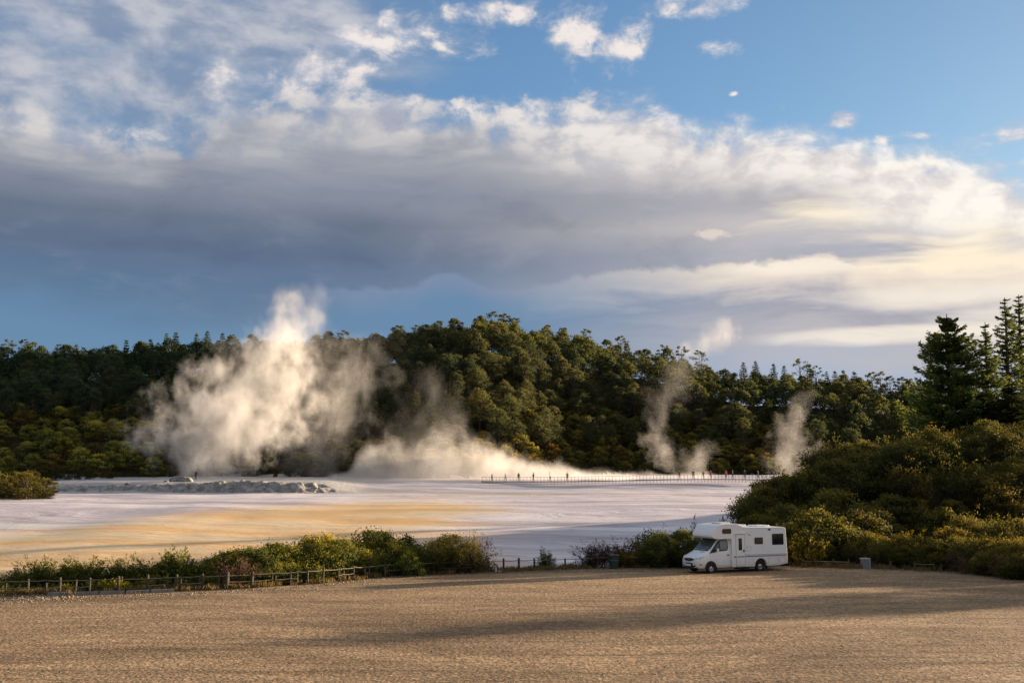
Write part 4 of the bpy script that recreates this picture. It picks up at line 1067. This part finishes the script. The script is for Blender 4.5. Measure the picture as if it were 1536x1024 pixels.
M_chrome = simple('chrome', (.7, .7, .7), .15, 1.0)
M_lamp = simple('headlamp_glass', (.55, .58, .62), .08, .3, .9)
M_red = simple('red_lamp', (.35, .01, .01), .25)
fwd_ang = math.atan2(-.428, -.904)
tgt = gp(1066, 858.8)
rv_left = Vector((-math.sin(fwd_ang), math.cos(fwd_ang), 0))
org = Vector((tgt.x, tgt.y, 0)) - rv_left * .93
rv = thing('motorhome', 'white cabover camper motorhome parked alone on the gravel car park', 'motorhome', (org.x, org.y, hz(org.x, org.y)), fwd_ang)
def prof(bm, pts, y0, y1):
    a = [bm.verts.new((x, y0, z)) for x, z in pts]; b = [bm.verts.new((x, y1, z)) for x, z in pts]
    bm.faces.new(a); bm.faces.new(b[::-1])
    for i in range(len(pts)): bm.faces.new((a[i], b[i], b[(i + 1) % len(pts)], a[(i + 1) % len(pts)]))
HW = 1.12; RA = -4.0       # half width, rear axle
def arc(cx, cz, r, a0, a1, n): return [(cx + r * math.cos(R(a0 + (a1 - a0) * i / n)), cz + r * math.sin(R(a0 + (a1 - a0) * i / n))) for i in range(n + 1)]
# camper body
pts = [(-1.62, .36), (-1.62, 2.22), (-.55, 2.22), (-.22, 2.26), (-.05, 2.38), (-.05, 2.50), (-.12, 2.66), (-.30, 2.92), (-.52, 3.10), (-.75, 3.16),
       (-1.3, 3.20), (-2.05, 3.20), (-2.35, 3.10), (-2.6, 3.0), (-3.0, 2.95), (-5.85, 2.93), (-6.05, 2.90), (-6.17, 2.78), (-6.28, .55), (-6.26, .48), (-5.5, .37), (-4.52, .36)]
pts += arc(RA, .36, .50, 180, 0, 12)[1:-1][0:0]
pts += [(RA - .50, .36)] + [(x, z) for x, z in arc(RA, .38, .50, 180, 0, 12)][1:-1] + [(RA + .50, .36)]
bm = bmesh.new(); prof(bm, pts, -HW, HW)
body = bm_obj('camper_body', bm, M_white2, rv, bevel=.05)
body.modifiers['bevel'].segments = 3
# cab, lofted in stations: x, half width low, z0, z belt, half width belt, z top, half width top
SX = [(1.07, .50, .44, .70, .52, .84, .44), (1.01, .80, .37, .72, .82, .96, .72), (.92, .91, .35, .78, .92, 1.03, .82), (.80, .95, .34, .85, .96, 1.10, .86), (.45, .98, .34, 1.05, .98, 1.26, .88), (.10, .99, .34, 1.18, .985, 1.42, .88),
      (-.12, .99, .34, 1.22, .99, 1.60, .86), (-.45, .99, .34, 1.24, .99, 1.95, .82), (-.72, .99, .34, 1.24, .99, 2.20, .78), (-1.20, .99, .34, 1.24, .99, 2.225, .80), (-1.63, .99, .34, 1.24, .99, 2.225, .80)]
bm = bmesh.new(); rows = []
for x, w0, z0, zb, wb, zt, wt_ in SX:
    half = [(w0 * .93, z0), (w0, z0 + .10), (wb, (z0 + zb) / 2), (wb, zb), ((wb + wt_) / 2 + .03, (zb + zt) / 2 + .03), (wt_, zt - .02), (wt_ * .6, zt + .025)]
    rows.append([bm.verts.new((x, y, z)) for y, z in half] + [bm.verts.new((x, -y, z)) for y, z in half[::-1]])
n = len(rows[0])
for a, b in zip(rows, rows[1:]):
    for i in range(n): bm.faces.new((a[i], a[(i + 1) % n], b[(i + 1) % n], b[i]))
bm.faces.new(rows[0]); bm.faces.new(rows[-1][::-1])
cab = bm_obj('cab', bm, M_white, rv, True); cab.data.set_sharp_from_angle(angle=R(38))
def poly(name, pts, y, m, t=.02, parent=rv, bevel=0.0):     # flat shape on the left side, standing t proud of it
    bm = bmesh.new(); a = [bm.verts.new((x, y + t, z)) for x, z in pts]; b = [bm.verts.new((x, y - .02, z)) for x, z in pts]
    bm.faces.new(a); bm.faces.new(b[::-1])
    for i in range(len(pts)): bm.faces.new((a[i], b[i], b[(i + 1) % len(pts)], a[(i + 1) % len(pts)]))
    return bm_obj(name, bm, m, parent, bevel=bevel)
def rr(x0, x1, z0, z1, r=.06, n=4):
    P = []
    for cx, cz, a in ((x1 - r, z1 - r, 0), (x0 + r, z1 - r, 90), (x0 + r, z0 + r, 180), (x1 - r, z0 + r, 270)):
        P += [(cx + r * math.cos(R(a + 90 * i / n)), cz + r * math.sin(R(a + 90 * i / n))) for i in range(n + 1)]
    return P
# windows of the body (left side), frame > pane
def window(x0, x1, z0, z1, r=.07, slider=False, sgn=1):
    f = poly('window', rr(x0, x1, z0, z1, r), HW if sgn > 0 else -HW - .0, M_black, .014) if sgn > 0 else poly('window', rr(x0, x1, z0, z1, r), -HW + .02 - .03, M_black, .014)
    y = HW + .014 if sgn > 0 else -HW - .012
    if slider:
        xm = (x0 + x1) / 2
        poly('pane', rr(x0 + .035, xm - .012, z0 + .035, z1 - .035, r * .6), y, M_glass, .006, f); poly('pane', rr(xm + .012, x1 - .035, z0 + .035, z1 - .035, r * .6), y, M_glass, .006, f)
    else: poly('pane', rr(x0 + .035, x1 - .035, z0 + .035, z1 - .035, r * .7), y, M_glass, .006, f)
window(-1.60, -.86, 2.56, 2.88, .10)
window(-4.20, -3.50, 1.82, 2.26, .05, True)
window(-5.95, -4.98, 1.74, 2.48, .06, True)
window(-4.6, -3.3, 1.74, 2.4, .06, True, -1)
# entry door
dr = poly('entry_door', rr(-2.66, -1.98, .44, 2.46, .06), HW, M_white2, .022, bevel=.01)
poly('door_window', rr(-2.44, -2.16, 1.45, 2.24, .05), HW + .022, M_glass, .008, dr)
poly('handle', rr(-2.62, -2.53, 1.33, 1.48, .02), HW + .022, M_black, .03, dr)
bm = bmesh.new()      # seam round the door: four strips
for x0, x1, z0, z1 in [(-2.70, -2.68, .40, 2.50), (-1.96, -1.94, .40, 2.50), (-2.68, -1.96, 2.48, 2.50), (-2.68, -1.96, .40, .42)]: box(bm, x0, x1, HW - .01, HW + .006, z0, z1)
bm_obj('door_seam', bm, M_seam, rv)
bm = bmesh.new(); prof(bm, [(-1.86, 2.53), (-2.75, 2.53), (-2.70, 2.60), (-1.92, 2.60)], HW - .02, HW + .07); bm_obj('rain_hood', bm, M_white2, rv)
# lockers, seams
def seamrect(name, x0, x1, z0, z1, w=.014):
    bm = bmesh.new()
    for a, b, c, d in [(x0, x0 + w, z0, z1), (x1 - w, x1, z0, z1), (x0 + w, x1 - w, z1 - w, z1), (x0 + w, x1 - w, z0, z0 + w)]: box(bm, a, b, HW - .01, HW + .005, c, d)
    return bm_obj(name, bm, M_seam, rv)
seamrect('locker_door', -3.42, -2.98, .48, .88); seamrect('locker_door', -5.45, -4.62, .44, .88); seamrect('locker_door', -6.12, -5.55, .50, .88); seamrect('service_hatch', -3.2, -2.80, 1.38, 1.68)
poly('shore_socket', rr(-1.92, -1.76, .96, 1.06, .02), HW, M_strp, .012)
poly('roof_lamp', rr(-4.85, -4.66, 2.72, 2.82, .04), HW, M_black, .04)
# stripes
bm = bmesh.new()
for x0, x1 in ((-6.22, -2.72), (-1.92 + .0, -1.80)): box(bm, x0, x1, HW - .01, HW + .008, .985, 1.075)
for x0, x1 in ((-6.22, -2.72),): box(bm, x0, x1, HW - .01, HW + .008, 1.115, 1.145)
bm_obj('side_stripe', bm, M_strp, rv)
bm = bmesh.new(); box(bm, -2.63, -2.01, HW + .015, HW + .029, .99, 1.07); bm_obj('door_stripe', bm, M_strp, dr)
# pale swoosh emblem beside the door
bm = bmesh.new(); L1 = [(-2.88 - .36 * t, 2.60 - .14 * t - .05 * math.sin(PI * t)) for t in np.linspace(0, 1, 9)]; L2 = [(-2.88 - .36 * t, 2.60 - .14 * t - .12 * math.sin(PI * t)) for t in np.linspace(0, 1, 9)][1:-1][::-1]
poly('swoosh_emblem', L1 + L2, HW, M_strp, .006); bm.free()
# skirt trim at the cab side and sill
poly('sill_trim', [(-1.62, .34), (-4.48, .34), (-4.48, .38), (-1.62, .38)], HW - .02, M_black, .0)
# roof hatches, rail, vent
bm = bmesh.new(); box(bm, -3.5, -2.75, -.45, .25, 2.97, 3.10); bm_obj('roof_hatch', bm, M_white, rv, bevel=.04)
bm = bmesh.new(); box(bm, -5.3, -4.2, -.5, .5, 2.95, 3.04); bm_obj('air_conditioner', bm, M_white, rv, bevel=.04)
bm = bmesh.new(); box(bm, -2.0, -1.15, -.5, .5, 3.20, 3.27); bm_obj('roof_hatch', bm, M_white, rv, bevel=.03)
bm = bmesh.new(); tube_bm(bm, [(-2.9, HW - .02, 2.93), (-4.5, HW - .0, 2.90), (-6.1, HW - .02, 2.87)], [.03] * 3, 6); bm_obj('awning_rail', bm, M_white, rv)
# cab door
cd = poly('cab_door', [(-1.56, .50), (-1.56, 1.28), (-1.52, 1.30), (.02, 1.22), (.02, .95), (-.42, .86), (-.52, .62), (-.60, .50)], .975, M_white, .022, bevel=.012)
poly('handle', rr(-1.50, -1.30, 1.14, 1.19, .02), .998, M_black, .03, cd)
# side glass follows the leaning pillar
def slab(name, pts, m, parent, off):
    bm = bmesh.new(); v3 = [Vector(p) for p in pts]; nrm = (v3[1] - v3[0]).cross(v3[2] - v3[0]).normalized()
    if nrm.y < 0 and abs(nrm.y) > abs(nrm.x) or (abs(nrm.x) >= abs(nrm.y) and nrm.x < 0): nrm = -nrm
    a = [bm.verts.new(p + nrm * off) for p in v3]; b = [bm.verts.new(p - nrm * .02) for p in v3]
    bm.faces.new(a); bm.faces.new(b[::-1])
    for i in range(len(a)): bm.faces.new((a[i], b[i], b[(i + 1) % len(a)], a[(i + 1) % len(a)]))
    return bm_obj(name, bm, m, parent)
def side_y(z): return .99 - (z - 1.24) / (2.2 - 1.24) * .125 + .012
gl = [(.10, 1.30), (-.62, 2.05), (-.80, 2.14), (-1.36, 2.14), (-1.42, 2.05), (-1.42, 1.58), (-1.30, 1.46), (-.55, 1.40)]
sg = slab('side_window_frame', [(x, side_y(z), z) for x, z in gl], M_black, rv, .02)
gl2 = [(-.78, 1.50), (-.78, 2.07), (-1.33, 2.08), (-1.36, 2.0), (-1.36, 1.62), (-1.26, 1.52)]
slab('side_window', [(x, side_y(z) + .022, z) for x, z in gl2], simple('tinted_side_glass', (.10, .14, .15), .06, spec=.9), sg, .008)
gl3 = [(-.20, 1.50), (-.62, 1.93), (-.70, 1.96), (-.70, 1.50)]
slab('quarter_window', [(x, side_y(z) + .022, z) for x, z in gl3], M_glass, sg, .008)
# windscreen
ws = slab('windscreen', [(-.06, .80, 1.56), (-.68, .72, 2.17), (-.68, -.72, 2.17), (-.06, -.80, 1.56), (-.02, -.4, 1.52), (-.02, .4, 1.52)], M_wind, rv, .055)
bm = bmesh.new(); tube_bm(bm, [(.02, .55, 1.54), (.0, .15, 1.60), (-.02, -.25, 1.56)], [.012] * 3, 4); bm_obj('wiper', bm, M_black, ws)
bm = bmesh.new(); prof(bm, [(.10, 1.475), (-.02, 1.53), (-.02, 1.50), (.10, 1.45)], -.75, .75); bm_obj('scuttle_panel', bm, M_black, rv)
# bonnet scoop, grille, lamps, bumper
bm = bmesh.new(); box(bm, .20, .27, .12, .62, 1.372, 1.392); bm_obj('bonnet_vent', bm, M_black, rv)
def front(name, pts, m, parent=rv, x=1.0, t=.03):      # shape on the nose: (y, z) points, curved back at the sides
    bm = bmesh.new(); fx = lambda y, z: x - .11 * (abs(y) / .8) ** 2 - max(0, z - .72) * .25
    a = [bm.verts.new((fx(y, z) + t, y, z)) for y, z in pts]; b = [bm.verts.new((fx(y, z) - .12, y, z)) for y, z in pts]
    bm.faces.new(a); bm.faces.new(b[::-1])
    for i in range(len(a)): bm.faces.new((a[i], b[i], b[(i + 1) % len(a)], a[(i + 1) % len(a)]))
    return bm_obj(name, bm, m, parent)
gr_ = front('grille', [(-.52, .86), (-.40, .82), (-.2, .80), (.0, .80), (.2, .80), (.40, .82), (.52, .86), (.52, .96), (.25, .985), (0, .99), (-.25, .985), (-.52, .96)], M_black, x=1.09, t=.05)
bm = bmesh.new()
for zz in (.865, .91, .95): box(bm, 1.09, 1.115, -.42, .42, zz, zz + .012)
bm_obj('chrome_bar', bm, M_chrome, gr_)
bm = bmesh.new(); tube_bm(bm, [(1.08, 0, .895), (1.135, 0, .893)], [.075, .07], 16); bm_obj('round_emblem', bm, M_chrome, gr_)
for s in (1, -1):
    hl = slab('headlight', [(1.00, s * .50, .86), (1.00, s * .50, .97), (.80, s * .84, 1.06), (.52, s * .955, 1.14), (.60, s * .965, 1.02), (.82, s * .93, .90)], M_lamp, rv, .085)
    bm = bmesh.new(); tube_bm(bm, [(.90, s * .76, .97), (.985, s * .78, .968)], [.05, .045], 10); bm_obj('lamp_reflector', bm, M_chrome, hl)
front('bumper_intake', [(-.68, .44), (-.4, .40), (0, .40), (.4, .40), (.68, .44), (.72, .58), (.55, .66), (0, .68), (-.55, .66), (-.72, .58)], M_black, x=1.09, t=.03)
front('front_bumper_lip', [(-.84, .32), (0, .30), (.84, .32), (.84, .40), (0, .38), (-.84, .40)], M_black, x=1.10, t=.03)
pl = front('number_plate', [(-.27, .48), (.27, .48), (.27, .60), (-.27, .60)], simple('plate_white', (.65, .66, .68), .5), x=1.11, t=.05)
for s in (1, -1):
    bm = bmesh.new(); tube_bm(bm, [(.72, s * .93, .60), (.86, s * .90, .60)], [.06, .055], 10); bm_obj('fog_lamp', bm, M_black, rv)
# mirrors
for s in (1, -1):
    bm = bmesh.new(); tube_bm(bm, [(-.50, s * .98, 1.44), (-.46, s * 1.14, 1.46)], [.03, .03], 6); ar = bm_obj('mirror_arm', bm, M_black, rv)
    bm = bmesh.new(); box(bm, -.50, -.40, min(s * 1.08, s * 1.26), max(s * 1.08, s * 1.26), 1.36, 1.62); bm_obj('wing_mirror', bm, M_white, ar, bevel=.03)
# wheels and arches
def wheel(x, s, arch=False, ya=.82):
    w = bpy.data.objects.new('wheel', None); 
    bm = bmesh.new(); prof_r = [(.19, -.10), (.29, -.115), (.335, -.10), (.345, -.05), (.345, .05), (.335, .10), (.29, .115), (.19, .10)]
    k = 28; V = [[bm.verts.new((r * math.cos(2 * PI * j / k), y, r * math.sin(2 * PI * j / k))) for j in range(k)] for r, y in prof_r]
    for a in range(len(prof_r)):
        for j in range(k): bm.faces.new((V[a][j], V[a][(j + 1) % k], V[(a + 1) % len(prof_r)][(j + 1) % k], V[(a + 1) % len(prof_r)][j]))
    o = bm_obj('wheel', bm, M_tyre, rv, True); o.location = (x, s * ya, .345)
    bm = bmesh.new(); rp_ = [(.195, .085), (.185, .06), (.14, .05), (.11, .075), (.06, .085), (.0001, .085)]
    V = [[bm.verts.new((r * math.cos(2 * PI * j / k), s * y, r * math.sin(2 * PI * j / k))) for j in range(k)] for r, y in rp_]
    for a in range(len(rp_) - 1):
        for j in range(k): bm.faces.new((V[a][j], V[a][(j + 1) % k], V[a + 1][(j + 1) % k], V[a + 1][j]))
    bm_obj('rim', bm, M_rim, o, True)
    bm = bmesh.new()
    for j in range(8):
        a = 2 * PI * j / 8; c_ = (.135 * math.cos(a), .135 * math.sin(a)); tube_bm(bm, [(c_[0], s * .05, c_[1]), (c_[0], s * .068, c_[1])], [.022, .022], 8)
    bm_obj('rim_holes', bm, M_black, o)
for s in (1, -1): wheel(0, s, ya=.93); wheel(RA, s, ya=.93 if s > 0 else .93)
for s in (1, -1):
    bm = bmesh.new(); k = 16; r1 = .455
    A_ = [[bm.verts.new((r * math.cos(PI * j / k), s * yy, .36 + r * math.sin(PI * j / k))) for j in range(k + 1)] for r, yy in ((.0001, 1.0), (r1, 1.0), (r1 + .02, .93))]
    for a in range(2):
        for j in range(k): bm.faces.new((A_[a][j], A_[a][j + 1], A_[a + 1][j + 1], A_[a + 1][j]))
    bm_obj('wheel_arch', bm, M_black, rv)
bm = bmesh.new()
for s in (1, -1):
    box(bm, -.47, -.42, s * .95 - .09, s * .95 + .06, .18, .42); box(bm, RA - .56, RA - .52, s * .98 - .1, s * .98 + .1, .18, .42)
bm_obj('mud_flap', bm, M_black, rv)
bm = bmesh.new(); box(bm, -6.0, -.7, -.5, .5, .26, .34); tube_bm(bm, [(RA, -.9, .345), (RA, .9, .345)], [.06, .06], 8); tube_bm(bm, [(0, -.8, .33), (0, .8, .33)], [.05, .05], 8); box(bm, -3.2, -2.3, .3, .85, .20, .36); bm_obj('chassis', bm, M_black, rv)
bm = bmesh.new(); box(bm, -6.34, -6.28, -1.0, 1.0, .50, .72); bm_obj('rear_bumper', bm, M_white2, rv, bevel=.02)
for s in (1, -1):
    bm = bmesh.new(); box(bm, -6.29, -6.24, min(s * .95, s * 1.08), max(s * .95, s * 1.08), .8, 1.3); bm_obj('tail_lamp', bm, M_red, rv)
# dark interior wheel wells of the body
for s in (1,):
    poly('rear_wheel_arch', [(RA - .49, .30)] + arc(RA, .38, .49, 180, 0, 14) + [(RA + .49, .30)], HW - .16, M_black, .0)
# loose pebbles on the gravel
m_st = simple('pebbles', (.20, .16, .115), .9, var=.5, scale=.8)
V = []; Fq = []
oct_ = np.array([(1, 0, 0), (0, 1, 0), (-1, 0, 0), (0, -1, 0), (0, 0, .8), (0, 0, -.8)], float)
tri = np.array([(0, 1, 4), (1, 2, 4), (2, 3, 4), (3, 0, 4), (1, 0, 5), (2, 1, 5), (3, 2, 5), (0, 3, 5)])
n = 0
for i in range(16000):
    if i < 2500:
        if i % 4: continue
        px = rng.uniform(-20, 130) ** 1.0; X = pxw(px, 56); Yq = float(edgeY(X)) - abs(rng.normal()) * 1.3 - .2; X = pxw(px, Yq); sz = rng.uniform(.02, .07)
    elif i < 5000:
        px = rng.uniform(-20, 1560); X = pxw(px, 70); Yq = float(edgeY(X)) - abs(rng.normal()) * .9; X = pxw(px, Yq); sz = rng.uniform(.02, .06)
    else:
        Yq = 28 + 46 * rng.random() ** 1.5; X = rng.uniform(-.55, .55) * Yq; sz = rng.uniform(.012, .03) 
        if Yq > float(edgeY(X)): continue
    z = hz(X, Yq) if i < 5000 else 0.0
    if i >= 5000: z = float((fbm(X * .05, Yq * .12, 3, 31) - .5) * .10)
    V.append(oct_ * sz * rng.uniform(.6, 1.3, 3) + [X, Yq, z + sz * .25]); Fq.append(tri + n); n += 6
pb = np_mesh('pebbles', np.concatenate(V), np.concatenate(Fq), m_st); pb['kind'] = 'stuff'; pb['label'] = 'loose stones scattered over the gravel car park'; pb['category'] = 'pebbles'
# ------------------------------------------------------------------ steam, as scattering volumes in the air above each vent
def steam_mat(name, build, dens, step, color=(.945, .915, .88), aniso=.15):
    m = bpy.data.materials.new(name); m.use_nodes = True; nt = NT(m.node_tree); nt.n.clear()
    out = nt.new('ShaderNodeOutputMaterial'); v = nt.new('ShaderNodeVolumePrincipled')
    v.inputs['Color'].default_value = (*color, 1); v.inputs['Anisotropy'].default_value = aniso
    P = objcoord(nt); d = build(nt, P)
    nt.put(v.inputs['Density'], (d * dens)); nt.l.new(v.outputs[0], out.inputs['Volume'])
    try: m.cycles.volume_step_rate = step; m.volume_intersection_method = 'ACCURATE'
    except Exception: pass
    return m
def noise_w(nt, P, seed, sc):
    W = nt.new('ShaderNodeTexNoise'); nt.put(W.inputs['Vector'], vadd(nt, vscale(nt, P, (.11 * sc, .11 * sc, .08 * sc)), (seed, seed * .7, seed * 1.3)))
    W.inputs['Scale'].default_value = 1.0; W.inputs['Detail'].default_value = 3
    c = vadd(nt, S(nt, W.outputs['Color']), (-.5, -.5, -.5)); return c
def plume(label, pts, Y, dens, ry=.55, seed=0, k=1.5, sc=1.0, step=.22, group=None, fade=None, name='steam_plume'):
    """pts: (px centre, py, half width px, strength)"""
    b = at(pts[0][0], pts[0][1], Y); L = []
    for cx, py, hw, st_ in pts:
        w = at(cx, py, Y); L.append((w.z - b.z, w.x - b.x, hw * Y / 1600.0 * 1.02, st_))
    Hh = L[-1][0]; X0 = min(l[1] for l in L) - 2; X1 = max(l[1] for l in L) + 2; RM = max(l[2] for l in L)
    def build(nt, P):
        w = noise_w(nt, P, seed, sc); Pw = vadd(nt, P, vscale(nt, w, (6.5 / sc, 5.0 / sc, 6.5 / sc)))
        x, y, z = nt.sep(Pw); xo, yo, zo = nt.sep(P)
        c = nt.curve(z, [(l[0], l[1]) for l in L], 0, Hh, X0, X1); r = nt.curve(z, [(l[0], l[2]) for l in L], 0, Hh, 0, RM * 1.05)
        s_ = nt.curve(z, [(l[0], l[3]) for l in L], 0, Hh, 0, 1.01)
        q = (((x - c) / r).pow(2.0) + (y / (r * ry + 1.0)).pow(2.0)).pow(.5)
        n = nt.noise(vadd(nt, vscale(nt, Pw, (.20 * sc, .20 * sc, .15 * sc)), (seed * 3.1, 0, 0)), 1.0, 6, .62)
        d = nt.ss(-.05, .95, 1.0 - q + (n - .53) * k * 2.2)
        n2 = nt.noise(vadd(nt, vscale(nt, P, (.07 * sc, .07 * sc, .06 * sc)), (0, seed, 0)), 1.0, 3, .5)
        return d * s_ * nt.ss(.30, .62, n2, a=.25, b=1.25) * nt.ss(Hh * 1.02, Hh * .86, zo) * nt.ss(1.32, 1.1, (((xo - c) / r).pow(2.0)).pow(.5))
    m = steam_mat('steam', build, dens, step)
    V, Fc, kk = [], [], 20
    zs = np.linspace(-.3, Hh, 22); cz = np.interp(zs, [l[0] for l in L], [l[1] for l in L]); rz_ = np.interp(zs, [l[0] for l in L], [l[2] for l in L])
    for z, c, r in zip(zs, cz, rz_):
        for j in range(kk):
            a = 2 * PI * j / kk; bump_ = 1 + .14 * (float(vnoise(a * 2.2, z * .3, seed)) - .5)
            V.append((c + 1.34 * r * bump_ * math.cos(a), (1.45 * (r * ry + 1.0)) * bump_ * math.sin(a), z))
    for i in range(len(zs) - 1):
        for j in range(kk): Fc.append((i * kk + j, i * kk + (j + 1) % kk, (i + 1) * kk + (j + 1) % kk, (i + 1) * kk + j))
    me = bpy.data.meshes.new(name); me.from_pydata(V, [], Fc + [tuple(range(kk))[::-1], tuple(range((len(zs) - 1) * kk, len(zs) * kk))]); me.materials.append(m)
    o = bpy.data.objects.new(name, me); COL.objects.link(o); o.location = b; o['label'] = label; o['category'] = 'steam'
    return o
def steambank(label, tops, ybase, Y, dens, depth=7.0, seed=0, step=.2, name='steam_bank', sc=1.0, k=1.0):
    b = at(tops[0][0], ybase, Y); L = []
    for px, py in tops:
        w = at(px, py, Y); L.append((w.x - b.x, w.z - b.z))
    W_ = L[-1][0]; Hm = max(l[1] for l in L)
    def build(nt, P):
        w = noise_w(nt, P, seed, sc); Pw = vadd(nt, P, vscale(nt, w, (5.0 / sc, 4.0, 5.0 / sc)))
        x, y, z = nt.sep(Pw); xo, yo, zo = nt.sep(P)
        h = nt.curve(x, L, 0, W_, 0, Hm * 1.02)
        n = nt.noise(vadd(nt, vscale(nt, Pw, (.17 * sc, .2 * sc, .14 * sc)), (seed * 2.7, 0, 0)), 1.0, 6, .62)
        q = (z / (h + .2)).mx(0.0); yy = (y * (1 / depth)).pow(2.0)
        d = nt.ss(.0, .8, 1.0 - q - yy + (n - .52) * k * 2.0)
        n2 = nt.noise(vadd(nt, vscale(nt, P, (.06, .07, .05)), (0, seed, 0)), 1.0, 3, .5)
        return d * nt.ss(.32, .62, n2, a=.3, b=1.2) * nt.ss(0, W_ * .06, xo) * nt.ss(W_, W_ * .9, xo) * nt.ss(1.0, .35, q, a=.35, b=1.0) * nt.ss(1.4, 1.15, zo / (h + .2))
    m = steam_mat('steam', build, dens, step)
    xs_ = np.linspace(-.5, W_ + .5, 40); hs = np.interp(xs_, [l[0] for l in L], [l[1] for l in L]) * 1.4 + .6
    V = []; Fc = []; prof_ = [(-1.15, -.3), (-1.15, .4), (-.8, .85), (-.3, 1), (.3, 1), (.8, .85), (1.15, .4), (1.15, -.3)]
    for x, h in zip(xs_, hs):
        for py_, pz in prof_: V.append((x, py_ * depth, pz * h if pz > 0 else -.3))
    n = len(prof_)
    for i in range(len(xs_) - 1):
        for j in range(n): Fc.append((i * n + j, (i + 1) * n + j, (i + 1) * n + (j + 1) % n, i * n + (j + 1) % n))
    me = bpy.data.meshes.new(name); me.from_pydata(V, [], Fc + [tuple(range(n)), tuple(range((len(xs_) - 1) * n, len(xs_) * n))[::-1]]); me.materials.append(m)
    o = bpy.data.objects.new(name, me); COL.objects.link(o); o.location = b; o['label'] = label; o['category'] = 'steam'
    return o
plume('tall dense white steam plume leaning right above the left end of the terrace',
      [(304, 716, 62, 1), (318, 685, 92, 1), (340, 645, 140, .95), (362, 605, 136, .9), (388, 565, 112, .85), (412, 525, 88, .8), (432, 490, 66, .75), (440, 460, 46, .6), (440, 428, 28, .4), (442, 418, 14, .1)], 212, .155, seed=3, sc=1.35, k=1.7)
plume('thin veil of steam drifting between the tall plume and the low bank',
      [(470, 712, 60, .5), (475, 670, 75, .6), (490, 620, 80, .6), (520, 570, 75, .5), (545, 520, 60, .35), (560, 490, 40, .1)], 222, .06, seed=9, sc=1.3, k=1.7)
plume('faint wisp of steam curling off the top of the tall plume against the sky',
      [(452, 560, 30, .1), (458, 510, 34, .5), (468, 470, 30, .6), (474, 440, 26, .5), (470, 420, 18, .1)], 216, .06, seed=14, sc=1.2, k=1.6)
steambank('broad low bank of white steam behind the left end of the boardwalk',
      [(490, 712), (520, 700), (545, 650), (575, 640), (610, 642), (645, 634), (680, 614), (705, 630), (730, 652), (770, 664), (810, 684), (860, 694), (905, 702), (960, 711)], 718, 221, .17, seed=5, sc=1.25, k=1.2)
plume('faint haze of steam rising off the broad low bank toward the trees',
      [(625, 690, 50, .2), (640, 640, 60, .6), (655, 600, 60, .6), (650, 560, 45, .3), (640, 540, 30, .05)], 226, .022, seed=21, sc=1.0, k=1.5)
plume('curling steam wisp in front of the scrub right of the broad bank',
      [(1005, 706, 16, .6), (1002, 685, 30, .9), (985, 655, 26, 1), (988, 632, 24, .7), (995, 605, 34, .32), (1010, 570, 42, .28), (1030, 540, 34, .25), (1035, 520, 20, .1)], 224, .045, seed=31, sc=2.0, k=1.7, ry=.9)
plume('small pale puff of steam above the ridge right of the summit',
      [(1045, 532, 34, .2), (1060, 515, 46, .8), (1078, 500, 34, 1), (1085, 482, 24, .6), (1088, 470, 12, .1)], 345, .05, seed=37, sc=.9, k=1.3, ry=.9)
plume('small low wisp of steam behind the right group on the boardwalk',
      [(1040, 712, 26, .6), (1045, 695, 26, .8), (1055, 675, 24, .6), (1060, 655, 14, .1)], 222, .05, seed=41, sc=1.6, k=1.3, ry=.9)
plume('narrow twisting steam plume rising behind the left shoulder of the mound',
      [(1178, 712, 30, 1), (1178, 690, 34, 1), (1192, 665, 38, .9), (1186, 640, 26, .8), (1194, 615, 24, .7), (1208, 592, 22, .5), (1214, 578, 12, .1)], 215, .05, seed=47, sc=2.0, k=1.6, ry=.9)
steambank('thin low line of steam along the foot of the scrub behind the boardwalk',
      [(860, 709), (900, 703), (930, 707), (970, 702), (1000, 708), (1040, 706), (1080, 711)], 716, 224, .10, depth=3.0, seed=52, sc=1.5)
# ------------------------------------------------------------------ render settings
scene.render.engine = 'CYCLES'
cy = scene.cycles
cy.use_denoising = True
try: cy.denoiser = 'OPENIMAGEDENOISE'
except Exception: pass
cy.max_bounces = 8; cy.diffuse_bounces = 3; cy.glossy_bounces = 3; cy.transmission_bounces = 4; cy.transparent_max_bounces = 16
cy.volume_bounces = 2; cy.volume_step_rate = 1.0; cy.volume_max_steps = 256
cy.sample_clamp_indirect = 6
cy.use_adaptive_sampling = False
